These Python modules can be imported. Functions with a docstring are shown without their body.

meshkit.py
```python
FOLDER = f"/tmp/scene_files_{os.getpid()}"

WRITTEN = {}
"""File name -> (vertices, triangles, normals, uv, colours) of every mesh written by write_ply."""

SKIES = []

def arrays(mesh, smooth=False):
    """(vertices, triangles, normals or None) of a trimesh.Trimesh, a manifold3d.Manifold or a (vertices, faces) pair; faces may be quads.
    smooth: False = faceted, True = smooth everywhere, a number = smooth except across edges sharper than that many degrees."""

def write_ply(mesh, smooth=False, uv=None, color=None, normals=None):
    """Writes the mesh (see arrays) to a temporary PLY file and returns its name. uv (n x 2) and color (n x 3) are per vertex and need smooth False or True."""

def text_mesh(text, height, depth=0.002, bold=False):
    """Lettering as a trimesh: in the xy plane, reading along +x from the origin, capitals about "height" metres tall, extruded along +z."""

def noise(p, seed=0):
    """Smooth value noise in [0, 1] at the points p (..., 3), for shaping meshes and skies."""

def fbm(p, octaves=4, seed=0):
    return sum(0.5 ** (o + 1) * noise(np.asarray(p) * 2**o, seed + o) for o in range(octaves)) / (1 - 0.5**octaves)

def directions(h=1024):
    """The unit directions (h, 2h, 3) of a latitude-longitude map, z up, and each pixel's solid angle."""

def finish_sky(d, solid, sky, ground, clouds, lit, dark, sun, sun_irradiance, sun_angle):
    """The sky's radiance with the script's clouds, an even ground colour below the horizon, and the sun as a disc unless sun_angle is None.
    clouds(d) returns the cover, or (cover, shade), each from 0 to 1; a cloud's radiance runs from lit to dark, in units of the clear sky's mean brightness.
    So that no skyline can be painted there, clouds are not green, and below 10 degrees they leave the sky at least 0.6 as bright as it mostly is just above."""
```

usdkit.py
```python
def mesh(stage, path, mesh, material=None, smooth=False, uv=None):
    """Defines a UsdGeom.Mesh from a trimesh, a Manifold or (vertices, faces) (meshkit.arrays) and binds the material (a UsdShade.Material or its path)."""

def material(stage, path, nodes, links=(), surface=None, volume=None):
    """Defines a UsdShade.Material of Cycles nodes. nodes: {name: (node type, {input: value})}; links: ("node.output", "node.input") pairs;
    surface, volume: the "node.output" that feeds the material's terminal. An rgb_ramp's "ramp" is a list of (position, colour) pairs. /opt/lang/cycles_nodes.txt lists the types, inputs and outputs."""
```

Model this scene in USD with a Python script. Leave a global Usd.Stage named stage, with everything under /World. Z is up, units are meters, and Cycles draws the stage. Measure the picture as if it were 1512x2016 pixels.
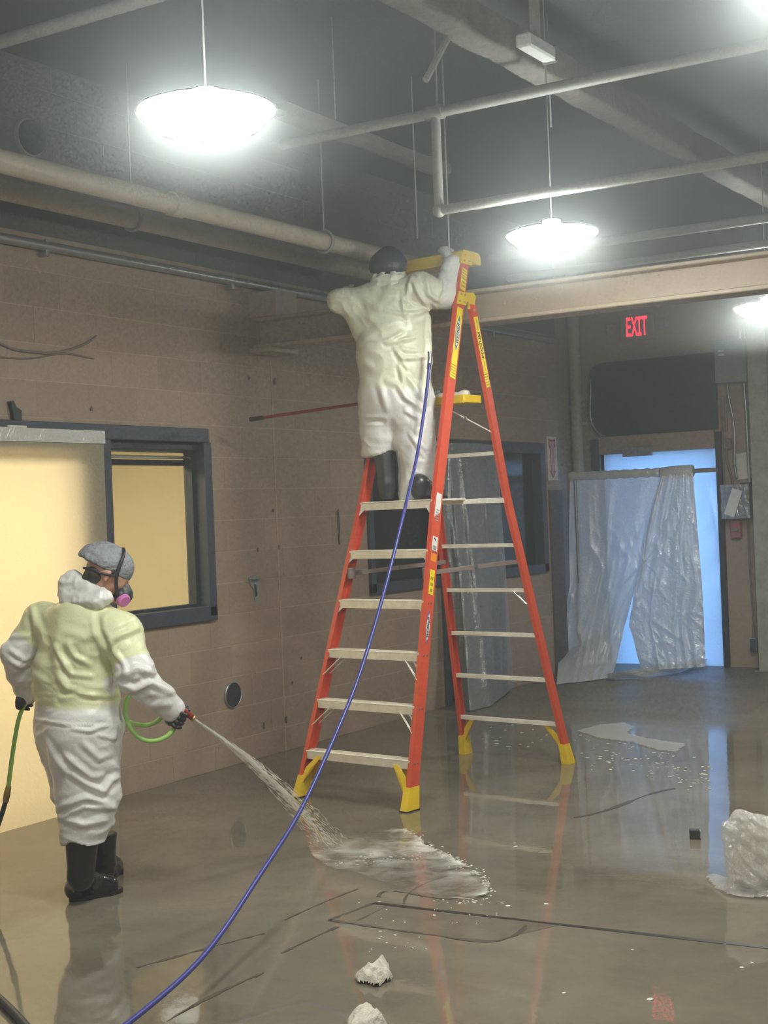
import math, random
import numpy as np, trimesh, usdkit, meshkit
from pxr import Usd, UsdGeom, UsdLux, UsdShade, Gf, Sdf, Vt
from shapely.geometry import Polygon, Point, box as sbox

# ------------------------------------------------------------------ stage, camera, lights
stage = Usd.Stage.CreateInMemory()
UsdGeom.SetStageUpAxis(stage, UsdGeom.Tokens.z)
UsdGeom.SetStageMetersPerUnit(stage, 1.0)
W = UsdGeom.Xform.Define(stage, '/World')
stage.SetDefaultPrim(W.GetPrim())
UsdGeom.Scope.Define(stage, '/World/Looks')

FPX = 2797.7                                   # focal length in pixels of the 1512 x 2016 picture
EYE = np.array([6.26, 0.0, 1.74])
YAW, PITCH, ROLL = 0.5584, 0.0002, -0.0391
_f = np.array([-math.sin(YAW) * math.cos(PITCH), math.cos(YAW) * math.cos(PITCH), math.sin(PITCH)])
_r = np.array([math.cos(YAW), math.sin(YAW), 0.0])
_u = np.cross(_r, _f)
RT = math.cos(ROLL) * _r + math.sin(ROLL) * _u
UP = -math.sin(ROLL) * _r + math.cos(ROLL) * _u
FW = _f
cam = UsdGeom.Camera.Define(stage, '/World/camera')
cam.CreateHorizontalApertureAttr(36.0)
cam.CreateVerticalApertureAttr(48.0)
cam.CreateFocalLengthAttr(36.0 * FPX / 1512)
cam.CreateClippingRangeAttr(Gf.Vec2f(0.05, 200))
EXPOSURE = 0.0
cam.CreateExposureAttr(EXPOSURE)
cam.AddTransformOp().Set(Gf.Matrix4d(*RT, 0, *UP, 0, *(-FW), 0, *EYE, 1))

dome = UsdLux.DomeLight.Define(stage, '/World/sky')
dome.CreateColorAttr(Gf.Vec3f(0.22, 0.50, 1.0))
dome.CreateIntensityAttr(1.35)

LAMP_POWER = 88.0          # emission of the lamp lenses
HAZE, HAZE_UP = 0.007, 0.056    # scattering per metre, near the floor and under the ceiling
OFFICE_POWER = 17.0


def ray(px, py):
    return FW + RT * (px - 756) / FPX - UP * (py - 1008) / FPX
def at(px, py, d): return EYE + ray(px, py) * d
def onx(px, py, x): q = ray(px, py); return EYE + q * (x - EYE[0]) / q[0]
def ony(px, py, y): q = ray(px, py); return EYE + q * (y - EYE[1]) / q[1]
def onz(px, py, z=0.0): q = ray(px, py); return EYE + q * (z - EYE[2]) / q[2]

# ------------------------------------------------------------------ helpers
USED = {}
def numbered(path):
    n = USED.get(path, -1) + 1
    USED[path] = n
    return path if n == 0 else f'{path}_{n:03d}'
def obj(name, mesh, mat, parent=None, smooth=30, prim=None):
    base = str(parent.GetPath()) if parent is not None else '/World'
    path = numbered(f'{base}/{name}')
    m = usdkit.mesh(stage, path, mesh, M[mat] if isinstance(mat, str) else mat, smooth=smooth)
    if prim:
        for k, (arr, t) in prim.items():
            pv = UsdGeom.PrimvarsAPI(m).CreatePrimvar(k, t, 'vertex')
            pv.Set(Vt.Vec3fArray.FromNumpy(np.asarray(arr, np.float32)) if np.ndim(arr) == 2 else Vt.FloatArray.FromNumpy(np.asarray(arr, np.float32)))
    return m.GetPrim()
def tag(p, label=None, cat=None, group=None, kind=None):
    for k, v in (('label', label), ('category', cat), ('group', group), ('kind', kind)):
        if v: p.SetCustomDataByKey(k, v)
    return p
def thing(name, label, cat, group=None):
    p = UsdGeom.Xform.Define(stage, numbered('/World/' + name)).GetPrim()
    return tag(p, label, cat, group)
def struct(name, label=None, mesh=None, mat=None, smooth=30):
    if mesh is None:
        p = UsdGeom.Xform.Define(stage, '/World/' + name).GetPrim()
    else:
        p = obj(name, mesh, mat, smooth=smooth)
    return tag(p, label, None, None, 'structure')

def cat(*ms):
    ms = [m for m in (ms[0] if len(ms) == 1 and isinstance(ms[0], list) else ms)]
    return trimesh.util.concatenate(ms)
def bx(x0, x1, y0, y1, z0, z1):
    m = trimesh.creation.box((abs(x1 - x0), abs(y1 - y0), abs(z1 - z0)))
    m.apply_translation(((x0 + x1) / 2, (y0 + y1) / 2, (z0 + z1) / 2))
    return m
def bbx(x0, x1, y0, y1, z0, z1, r=0.004):
    """box with chamfered edges"""
    c = np.array([(x0 + x1) / 2, (y0 + y1) / 2, (z0 + z1) / 2]); h = np.abs(np.array([x1 - x0, y1 - y0, z1 - z0])) / 2
    r = min(r, h.min() * 0.8)
    pts = []
    for s in np.ndindex(2, 2, 2):
        sg = np.array(s) * 2 - 1
        for k in range(3):
            q = h.copy(); q[k] -= r
            e = q.copy()
            for j in range(3):
                if j != k: pass
            v = h - r; v = v.copy(); v[k] = h[k]
            pts.append(sg * v)
    m = trimesh.convex.convex_hull(np.array(pts)); m.apply_translation(c)
    return m
def frame_mesh(m, origin, X, Y, Z):
    m = m.copy(); T = np.eye(4); T[:3, 0], T[:3, 1], T[:3, 2], T[:3, 3] = X, Y, Z, origin
    m.apply_transform(T); return m
def hull(pts): return trimesh.convex.convex_hull(np.array(pts, float))
def bar(a, b, w, t, side=None):
    """flat bar a->b, width w along side direction, thickness t"""
    a, b = np.array(a, float), np.array(b, float); d = b - a; L = np.linalg.norm(d); d /= L
    s = np.array(side if side is not None else (0, 0, 1.0)); s = s - d * (s @ d); s /= np.linalg.norm(s); n = np.cross(d, s)
    m = bbx(0, L, -w / 2, w / 2, -t / 2, t / 2, min(w, t) * .2)
    return frame_mesh(m, a, d, s, n)
def smooth_path(pts, n=60):
    from scipy.interpolate import CubicSpline
    p = np.array(pts, float); t = np.r_[0, np.cumsum(np.linalg.norm(np.diff(p, axis=0), axis=1))]
    return CubicSpline(t, p)(np.linspace(0, t[-1], n))
def tube(pts, r, seg=10, n=None, caps=True):
    p = smooth_path(pts, n) if n else np.array(pts, float)
    r = np.broadcast_to(np.asarray(r, float), (len(p),))
    d = np.gradient(p, axis=0); d /= np.linalg.norm(d, axis=1)[:, None]
    up = np.array([0, 0, 1.0]) if abs(d[0][2]) < .9 else np.array([1.0, 0, 0])
    s = np.cross(d[0], up); s /= np.linalg.norm(s); S = []
    for k in range(len(p)):
        s = s - d[k] * (s @ d[k]); s /= np.linalg.norm(s); S.append(s)
    S = np.array(S); B = np.cross(d, S); a = np.linspace(0, 2 * np.pi, seg, endpoint=False)
    V = p[:, None] + r[:, None, None] * (np.cos(a)[None, :, None] * S[:, None] + np.sin(a)[None, :, None] * B[:, None])
    V = V.reshape(-1, 3); F = []
    i = np.arange(len(p) - 1)[:, None] * seg; j = np.arange(seg)[None]; jn = (j + 1) % seg
    q = np.stack([i + j, i + jn, i + seg + jn, i + seg + j], -1).reshape(-1, 4)
    F = np.vstack([q[:, [0, 2, 1]], q[:, [0, 3, 2]]])
    if caps:
        c0, c1 = len(V), len(V) + 1; V = np.vstack([V, p[0], p[-1]]); e = (len(p) - 1) * seg; jj = np.arange(seg); jk = (jj + 1) % seg
        F = np.vstack([F, np.stack([np.full(seg, c0), jj, jk], -1), np.stack([np.full(seg, c1), e + jk, e + jj], -1)])
    m = trimesh.Trimesh(V, F, process=False); m.fix_normals(); return m
def cyl(a, b, r, seg=16, r2=None):
    return tube([a, b], [r, r if r2 is None else r2], seg)
def lathe(profile, origin, seg=40, axis=(0, 0, 1)):
    pr = np.array(profile, float); a = np.linspace(0, 2 * np.pi, seg, endpoint=False)
    V = np.stack([pr[:, None, 0] * np.cos(a), pr[:, None, 0] * np.sin(a), np.repeat(pr[:, 1:2], seg, 1)], -1).reshape(-1, 3)
    i = np.arange(len(pr) - 1)[:, None] * seg; j = np.arange(seg)[None]; jn = (j + 1) % seg
    q = np.stack([i + j, i + jn, i + seg + jn, i + seg + j], -1).reshape(-1, 4)
    F = np.vstack([q[:, [0, 1, 2]], q[:, [0, 2, 3]]])
    z = np.array(axis, float); z /= np.linalg.norm(z); x = np.cross([0, 0, 1.], z) if abs(z[2]) < .99 else np.array([1., 0, 0]); x /= np.linalg.norm(x); y = np.cross(z, x)
    m = trimesh.Trimesh(V, F, process=False); m.merge_vertices(); m.update_faces(m.nondegenerate_faces()); m.fix_normals()
    return frame_mesh(m, origin, x, y, z)
def extrude(poly, depth, origin, X, Y):
    Z = np.cross(X, Y); m = trimesh.creation.extrude_polygon(poly, depth, engine='earcut')
    return frame_mesh(m, origin, X, Y, Z)
def grid_mesh(P, thick=0.0):
    """P (n,m,3) -> sheet"""
    n, m = P.shape[:2]; V = P.reshape(-1, 3); i = np.arange(n - 1)[:, None] * m; j = np.arange(m - 1)[None]
    q = np.stack([i + j, i + j + 1, i + m + j + 1, i + m + j], -1).reshape(-1, 4)
    F = np.vstack([q[:, [0, 1, 2]], q[:, [0, 2, 3]]])
    return trimesh.Trimesh(V, F, process=False)
def ridged(p, oct=3, seed=0):
    return sum(0.5 ** o * (1 - np.abs(2 * meshkit.noise(p * 2 ** o, seed + 7 * o) - 1)) for o in range(oct)) / (2 - 0.5 ** (oct - 1))

# ------------------------------------------------------------------ signed-distance modelling for bodies and cloth
def nets(fn, lo, hi, h):
    lo, hi = np.array(lo, float), np.array(hi, float); n = np.ceil((hi - lo) / h).astype(int) + 1
    ax = [lo[k] + h * np.arange(n[k]) for k in range(3)]
    P = np.stack(np.meshgrid(*ax, indexing='ij'), -1).astype(np.float32)
    D = fn(P.reshape(-1, 3)).reshape(n).astype(np.float32)
    S = D < 0
    acc = np.zeros(tuple(n - 1) + (3,), np.float32); cnt = np.zeros(n - 1, np.float32)
    c = np.array(np.meshgrid(*[np.arange(k) for k in n], indexing='ij')).astype(np.float32)
    for a in range(3):
        sl0 = [slice(None)] * 3; sl1 = [slice(None)] * 3; sl0[a] = slice(0, -1); sl1[a] = slice(1, None)
        d0, d1 = D[tuple(sl0)], D[tuple(sl1)]; x = S[tuple(sl0)] != S[tuple(sl1)]
        idx = np.argwhere(x); t = d0[x] / (d0[x] - d1[x]); pos = idx.astype(np.float32); pos[:, a] += t
        o = [k for k in range(3) if k != a]
        for s in ((0, 0), (0, 1), (1, 0), (1, 1)):
            cell = idx.copy(); cell[:, o[0]] -= s[0]; cell[:, o[1]] -= s[1]
            ok = ((cell >= 0) & (cell < n - 1)).all(1); cc = cell[ok]
            np.add.at(acc, tuple(cc.T), pos[ok]); np.add.at(cnt, tuple(cc.T), 1)
    act = cnt > 0; ids = -np.ones(n - 1, int); ids[act] = np.arange(act.sum())
    V = lo + h * acc[act] / cnt[act][:, None]; F = []
    for a in range(3):
        sl0 = [slice(None)] * 3; sl1 = [slice(None)] * 3; sl0[a] = slice(0, -1); sl1[a] = slice(1, None)
        idx = np.argwhere(S[tuple(sl0)] != S[tuple(sl1)]); o1, o2 = (a + 1) % 3, (a + 2) % 3
        ok = (idx[:, o1] > 0) & (idx[:, o2] > 0) & (idx[:, o1] < n[o1] - 1) & (idx[:, o2] < n[o2] - 1); idx = idx[ok]
        inside = S[tuple(idx.T)]; q = []
        for s in ((1, 1), (0, 1), (0, 0), (1, 0)):
            cell = idx.copy(); cell[:, o1] -= s[0]; cell[:, o2] -= s[1]; q.append(ids[tuple(cell.T)])
        q = np.stack(q, -1); q[~inside] = q[~inside][:, ::-1]; F.append(q)
    q = np.vstack(F); m = trimesh.Trimesh(V, np.vstack([q[:, [0, 1, 2]], q[:, [0, 2, 3]]]), process=False)
    return m
def relax(m, it):
    from scipy.sparse import coo_matrix
    f = m.faces; n = len(m.vertices); i = np.concatenate([f[:, 0], f[:, 1], f[:, 2], f[:, 1], f[:, 2], f[:, 0]]); j = np.concatenate([f[:, 1], f[:, 2], f[:, 0], f[:, 0], f[:, 1], f[:, 2]])
    Am = coo_matrix((np.ones(len(i)), (i, j)), (n, n)).tocsr(); Am.data[:] = 1; dg = np.maximum(np.asarray(Am.sum(1)).ravel(), 1)
    v = np.array(m.vertices)
    for k in range(it):
        for w in (.5, -.52): v = v + w * (Am @ v / dg[:, None] - v)
    return trimesh.Trimesh(v, f, process=False)
def smin(a, b, k):
    h = np.clip(.5 + .5 * (b - a) / k, 0, 1); return b + (a - b) * h - k * h * (1 - h)
def cone(P, a, b, ra, rb, flat=None, axis=None):
    """round cone a->b; flat: squash factor along axis"""
    a, b = np.asarray(a, np.float32), np.asarray(b, np.float32); q = P - a; d = b - a
    t = np.clip(q @ d / max(d @ d, 1e-9), 0, 1); q = q - t[:, None] * d
    if flat is not None:
        ax = np.asarray(axis, np.float32); c = q @ ax; q = q + ax * (c * (1 / flat - 1))[:, None]
    return np.sqrt((q * q).sum(1)) - (ra + (rb - ra) * t)
def build_sdf(parts, h, pad=0.06, smoothk=0.03, post=None, it=2):
    """parts: (a, b, ra, rb[, flat, axis[, k]])"""
    lo = np.min([np.minimum(p[0], p[1]) - max(p[2], p[3]) for p in parts], 0) - pad
    hi = np.max([np.maximum(p[0], p[1]) + max(p[2], p[3]) for p in parts], 0) + pad
    def fn(P):
        D = None
        for p in parts:
            fl, axx = (p[4], p[5]) if len(p) > 5 else (None, None)
            k = p[6] if len(p) > 6 else smoothk
            d = cone(P, p[0], p[1], p[2], p[3], fl, axx); D = d if D is None else smin(D, d, k)
        return post(P, D) if post else D
    m = nets(fn, lo, hi, h)
    return relax(m, it) if it else m
def displace(m, fn):
    m = trimesh.Trimesh(m.vertices.copy(), m.faces, process=False)
    m.vertices = m.vertices + m.vertex_normals * fn(np.array(m.vertices))[:, None]; return m

# ------------------------------------------------------------------ materials
M = {}
def mat(name, nodes, links=(), surface='p.BSDF', volume=None):
    M[name] = usdkit.material(stage, '/World/Looks/' + name, nodes, links, surface=surface, volume=volume); return M[name]
def plain(name, col, rough=.5, metal=0., bump=0., bscale=60., var=0., vscale=6., spec=.5, coat=0.):
    """principled with optional colour mottling and bump, in object/world position"""
    nodes = {'g': ('geometry', {}), 'p': ('principled_bsdf', {'base_color': col, 'roughness': rough, 'metallic': metal, 'specular_ior_level': spec, 'coat_weight': coat})}
    links = []
    if var:
        c0 = tuple(np.clip(np.array(col) * (1 - var), 0, 1)); c1 = tuple(np.clip(np.array(col) * (1 + var), 0, 1))
        nodes['n'] = ('noise_texture', {'scale': vscale, 'detail': 5.0, 'roughness': .6}); nodes['r'] = ('rgb_ramp', {'ramp': [(.3, c0), (.7, c1)]})
        links += [('g.position', 'n.vector'), ('n.fac', 'r.fac'), ('r.color', 'p.base_color')]
    if bump:
        nodes['bn'] = ('noise_texture', {'scale': bscale, 'detail': 4.0}); nodes['b'] = ('bump', {'strength': bump, 'distance': .01})
        links += [('g.position', 'bn.vector'), ('bn.fac', 'b.height'), ('b.normal', 'p.normal')]
    return mat(name, nodes, links)

TAN = (.365, .268, .194)
for k, s in enumerate((.95, 1.0, 1.05)):
    plain(f'block_paint_{"abc"[k]}', tuple(np.array(TAN) * s), .55, bump=.10, bscale=70, var=.03, vscale=3.0)
plain('upper_grey', (.14, .136, .128), .8)
plain('mortar_paint', tuple(np.array(TAN) * 1.28), .6, bump=.3, bscale=80)  # lightened to paint in the light caught on the joint ledges
plain('wall_tan', TAN, .6, bump=.12, bscale=60, var=.05, vscale=2)
plain('beam_tan', (.44, .36, .27), .5, bump=.15, bscale=30, var=.06, vscale=4)
plain('pipe_tan', (.42, .36, .28), .5, bump=.2, bscale=60, var=.08, vscale=8)
plain('pipe_grey', (.30, .29, .27), .55, var=.1, vscale=10)
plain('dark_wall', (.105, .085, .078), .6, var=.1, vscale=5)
plain('ceiling_grey', (.06, .06, .06), .8, bump=.3, bscale=20, var=.12, vscale=2)
plain('joist', (.17, .15, .135), .85, bump=1.0, bscale=25, var=.2, vscale=9)
plain('frame_blue', (.055, .062, .082), .45, var=.08)
plain('frame_dark', (.030, .033, .040), .5)
plain('black_panel', (.016, .019, .026), .45)
plain('cream_wall', (.76, .68, .46), .6, var=.04, vscale=1.5)
plain('cream_ceiling', (.75, .68, .5), .7)
plain('office_floor', (.40, .33, .22), .5)
plain('alu', (.78, .74, .65), .42, metal=.22, var=.12, vscale=18)
plain('alu_bright', (.75, .75, .73), .25, metal=.9)
plain('steel', (.5, .5, .5), .35, metal=.9)
plain('fibre_red', (.62, .075, .030), .45, var=.06, vscale=12)
plain('yellow', (.78, .52, .015), .42, var=.05, vscale=10)
plain('yellow_label', (.85, .66, .02), .4)
plain('white_label', (.75, .73, .68), .4)
plain('grey_print', (.33, .33, .33), .5)
plain('blue_print', (.05, .16, .50), .4)
plain('black_print', (.03, .03, .03), .5)
plain('orange_label', (.80, .26, .02), .4)
plain('dark_yellow_print', (.45, .30, .01), .5)
plain('rubber_black', (.012, .010, .012), .18, coat=.3)
plain('boot_grey', (.035, .035, .037), .35)
plain('glove_black', (.016, .013, .015), .42, bump=.4, bscale=120)
plain('hose_blue', (.036, .040, .235), .35)
plain('hose_green', (.30, .52, .12), .4)
plain('hose_dark', (.035, .04, .035), .45)
plain('brass', (.55, .40, .15), .35, metal=.9)
plain('red_plastic', (.25, .02, .015), .4)
plain('skin', (.52, .27, .18), .5, var=.06, vscale=30)
plain('hair_dark', (.035, .025, .02), .6)
plain('cap_grey', (.24, .25, .27), .55, bump=.8, bscale=70, var=.15, vscale=40)
plain('cap_dark', (.03, .032, .04), .38, bump=.6, bscale=60)
plain('mask_black', (.02, .02, .022), .45)
plain('pink_filter', (.55, .16, .42), .5)
plain('box_grey', (.30, .33, .34), .4, metal=.1)
plain('conduit_grey', (.38, .38, .37), .35, metal=.6)
plain('conduit_painted', (.22, .17, .15), .5)
plain('pull_red', (.38, .12, .14), .45)
plain('paper', (.72, .66, .55), .7)
plain('sign_cream', (.72, .62, .48), .45)
plain('sign_red', (.42, .05, .035), .45)
plain('rag', (.55, .50, .42), .9, bump=.6, bscale=150, var=.15, vscale=25)
plain('foam', (.62, .60, .54), .5, bump=.8, bscale=60)
plain('asphalt', (.2, .2, .2), .9)
plain('paddle_wood', (.42, .28, .14), .6)
mat('exit_red', {'e': ('emission', {'color': (1.0, .02, .06), 'strength': 2.2})}, surface='e.emission')
mat('exit_case', {'p': ('principled_bsdf', {'base_color': (.30, .26, .22), 'roughness': .5})})
mat('lamp_lens', {'e': ('emission', {'color': (.97, 1.0, .92), 'strength': LAMP_POWER})}, surface='e.emission')
mat('lamp_shade', {'e': ('emission', {'color': (.92, 1.0, .95), 'strength': 26.0})}, surface='e.emission')
mat('lamp_case', {'p': ('principled_bsdf', {'base_color': (.75, .75, .74), 'roughness': .4})})
mat('office_lens', {'e': ('emission', {'color': (1.0, .87, .60), 'strength': OFFICE_POWER})}, surface='e.emission')
mat('exit_glow', {'e': ('emission', {'color': (1.0, .85, .6), 'strength': 1})}, surface='e.emission')
# window pane: see-through with a fresnel reflection
mat('pane', {'t': ('transparent_bsdf', {'color': (.86, .88, .88)}), 'g': ('glossy_bsdf', {'roughness': .03, 'color': (.9, .9, .9)}), 'm': ('mix_closure', {'fac': .07})},
    [('t.BSDF', 'm.closure1'), ('g.BSDF', 'm.closure2')], surface='m.closure')
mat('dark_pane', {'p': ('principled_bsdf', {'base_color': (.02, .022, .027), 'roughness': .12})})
def poly(name, tr, col=(.85, .86, .86), rough=.22, bscale=22., bump=.5, gl=.12, dif=.45):
    """translucent polyethylene: partly clear, partly diffusing, with a soft gloss"""
    mat(name, {'g': ('geometry', {}), 'n': ('noise_texture', {'scale': bscale, 'detail': 4.0, 'distortion': 1.2}), 'b': ('bump', {'strength': bump, 'distance': .02}),
               't': ('transparent_bsdf', {'color': (.95, .95, .95)}), 'tl': ('translucent_bsdf', {'color': col}), 'd': ('diffuse_bsdf', {'color': tuple(np.array(col) * .97)}),
               'gl': ('glossy_bsdf', {'roughness': rough, 'color': (.9, .9, .9)}), 'm1': ('mix_closure', {'fac': dif}), 'm2': ('mix_closure', {'fac': tr}), 'm3': ('mix_closure', {'fac': gl})},
        [('g.position', 'n.vector'), ('n.fac', 'b.height'), ('b.normal', 'gl.normal'), ('b.normal', 'd.normal'),
         ('tl.BSDF', 'm1.closure1'), ('d.BSDF', 'm1.closure2'), ('m1.closure', 'm2.closure1'), ('t.BSDF', 'm2.closure2'), ('m2.closure', 'm3.closure1'), ('gl.BSDF', 'm3.closure2')], surface='m3.closure')
poly('poly_clear', .10, col=(.96, .95, .92), gl=.18, dif=.66, rough=.18, bump=.8)
poly('film_thin', .62, col=(.9, .88, .82), gl=.12, dif=.8)
poly('poly_dim', .42, col=(.50, .51, .52), dif=.75, gl=.16, bump=.8)
poly('poly_wrap', .72, gl=.3)
poly('poly_milky', .16, col=(.92, .91, .88), dif=.70)
poly('poly_warm', .10, col=(.86, .77, .56), gl=.03, dif=.35)
poly('poly_blue', .02, col=(.85, .88, .92))
poly('bag_film', .60, col=(.92, .90, .84), bscale=34, bump=1.0, gl=.22, rough=.10, dif=.45)
# wet concrete floor
mat('floor_wet', {'g': ('geometry', {}),
    'n1': ('noise_texture', {'scale': .9, 'detail': 6.0, 'roughness': .62, 'distortion': .4}), 'r1': ('rgb_ramp', {'ramp': [(.30, (.122, .103, .076)), (.52, (.180, .154, .114)), (.75, (.232, .204, .156))]}),
    'n2': ('noise_texture', {'scale': .55, 'detail': 4.0, 'roughness': .55, 'distortion': .8}), 'r2': ('map_range', {'from_min': .40, 'from_max': .68, 'to_min': .012, 'to_max': .08, 'clamp': True}),
    'sx': ('separate_xyz', {}), 'ry': ('map_range', {'range_type': 'smoothstep', 'from_min': 9.9, 'from_max': 10.9, 'to_min': 0.0, 'to_max': .38, 'clamp': True}), 'ra': ('math', {'math_type': 'add'}),
    'n3': ('noise_texture', {'scale': 3.2, 'detail': 5.0, 'roughness': .6}), 'b': ('bump', {'strength': .045, 'distance': .02}),
    'p': ('principled_bsdf', {'specular_ior_level': .5, 'ior': 1.42})},
    [('g.position', 'n1.vector'), ('n1.fac', 'r1.fac'), ('r1.color', 'p.base_color'), ('g.position', 'n2.vector'), ('n2.fac', 'r2.value'), ('g.position', 'sx.vector'), ('sx.y', 'ry.value'), ('r2.result', 'ra.value1'), ('ry.result', 'ra.value2'), ('ra.value', 'p.roughness'),
     ('g.position', 'n3.vector'), ('n3.fac', 'b.height'), ('b.normal', 'p.normal')])
plain('trench_dark', (.028, .025, .020), .4)
plain('crack_soft', (.085, .076, .058), .3)
plain('patch_concrete', (.165, .145, .110), .14, bump=.25, bscale=14, var=.2, vscale=5)
mat('water', {'geo': ('geometry', {}), 'a': ('attribute', {'attribute': 'foam'}), 'n': ('noise_texture', {'scale': 6.0, 'detail': 4.0, 'roughness': .55, 'distortion': .6}), 'r': ('map_range', {'from_min': .38, 'from_max': .70, 'to_min': .0, 'to_max': 1.0, 'clamp': True}),
    'k': ('math', {'math_type': 'multiply', 'use_clamp': True}), 't': ('transparent_bsdf', {}), 'g': ('glossy_bsdf', {'roughness': .08}), 'd': ('diffuse_bsdf', {'color': (.78, .75, .68)}), 'm1': ('mix_closure', {}), 'm2': ('mix_closure', {'fac': .10})},
    [('geo.position', 'n.vector'), ('n.fac', 'r.value'), ('r.result', 'k.value1'), ('a.fac', 'k.value2'), ('k.value', 'm1.fac'), ('t.BSDF', 'm1.closure1'), ('d.BSDF', 'm1.closure2'), ('m1.closure', 'm2.closure1'), ('g.BSDF', 'm2.closure2')], surface='m2.closure')
mat('spray_drop', {'t': ('transparent_bsdf', {}), 'd': ('diffuse_bsdf', {'color': (.95, .93, .9)}), 'tl': ('translucent_bsdf', {'color': (.85, .83, .78)}), 'm0': ('mix_closure', {'fac': .5}), 'm1': ('mix_closure', {'fac': .55})},
    [('d.BSDF', 'm0.closure1'), ('tl.BSDF', 'm0.closure2'), ('t.BSDF', 'm1.closure1'), ('m0.closure', 'm1.closure2')], surface='m1.closure')
# tyvek coverall; vertex "tint" 0 white .. 1 lime shirt showing through
mat('tyvek', {'g': ('geometry', {}), 'a': ('attribute', {'attribute': 'tint'}), 'r': ('rgb_ramp', {'ramp': [(0, (.78, .76, .74)), (1, (.77, .79, .41))]}),
    'n': ('noise_texture', {'scale': 26.0, 'detail': 5.0, 'distortion': 1.0}), 'v': ('voronoi_texture', {'feature': 'distance_to_edge', 'scale': 14.0}), 'mm': ('math', {'math_type': 'multiply_add', 'value2': .6}),
    'b': ('bump', {'strength': .22, 'distance': .010}), 'p': ('principled_bsdf', {'roughness': .33, 'specular_ior_level': .5}),
    'tl': ('translucent_bsdf', {}), 'mx': ('mix_closure', {'fac': .12})},
    [('a.fac', 'r.fac'), ('r.color', 'p.base_color'), ('r.color', 'tl.color'), ('g.position', 'n.vector'), ('g.position', 'v.vector'), ('v.distance', 'mm.value1'), ('n.fac', 'mm.value3'), ('mm.value', 'b.height'), ('b.normal', 'p.normal'),
     ('p.BSDF', 'mx.closure1'), ('tl.BSDF', 'mx.closure2')], surface='mx.closure')
mat('haze_upper', {'v': ('principled_volume', {'color': (.92, .98, 1.0), 'density': HAZE_UP, 'anisotropy': .7})}, surface=None, volume='v.volume')
mat('haze_air', {'v': ('principled_volume', {'color': (.92, .97, 1.0), 'density': HAZE, 'anisotropy': .25})}, surface=None, volume='v.volume')

# ------------------------------------------------------------------ the setting
CEIL, BACK, XR, YF = 4.55, 14.34, 9.0, -3.0
struct('floor', 'wet grey-brown concrete floor with puddles and reflections', bx(-3.4, XR + .2, YF - .2, BACK + .3, -.15, 0), 'floor_wet', False)
struct('ceiling', 'dark grey ceiling high above the lamps', bx(-.4, XR + .2, YF - .2, BACK + .3, CEIL, CEIL + .2), 'ceiling_grey', False)
struct('wall_right', 'tan painted wall on the right side of the hall', bx(XR, XR + .2, YF - .2, BACK + .3, 0, CEIL), 'wall_tan', False)
struct('wall_front', 'tan painted wall behind the photographer', bx(-.4, XR, YF - .2, YF, 0, CEIL), 'wall_tan', False)

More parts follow.
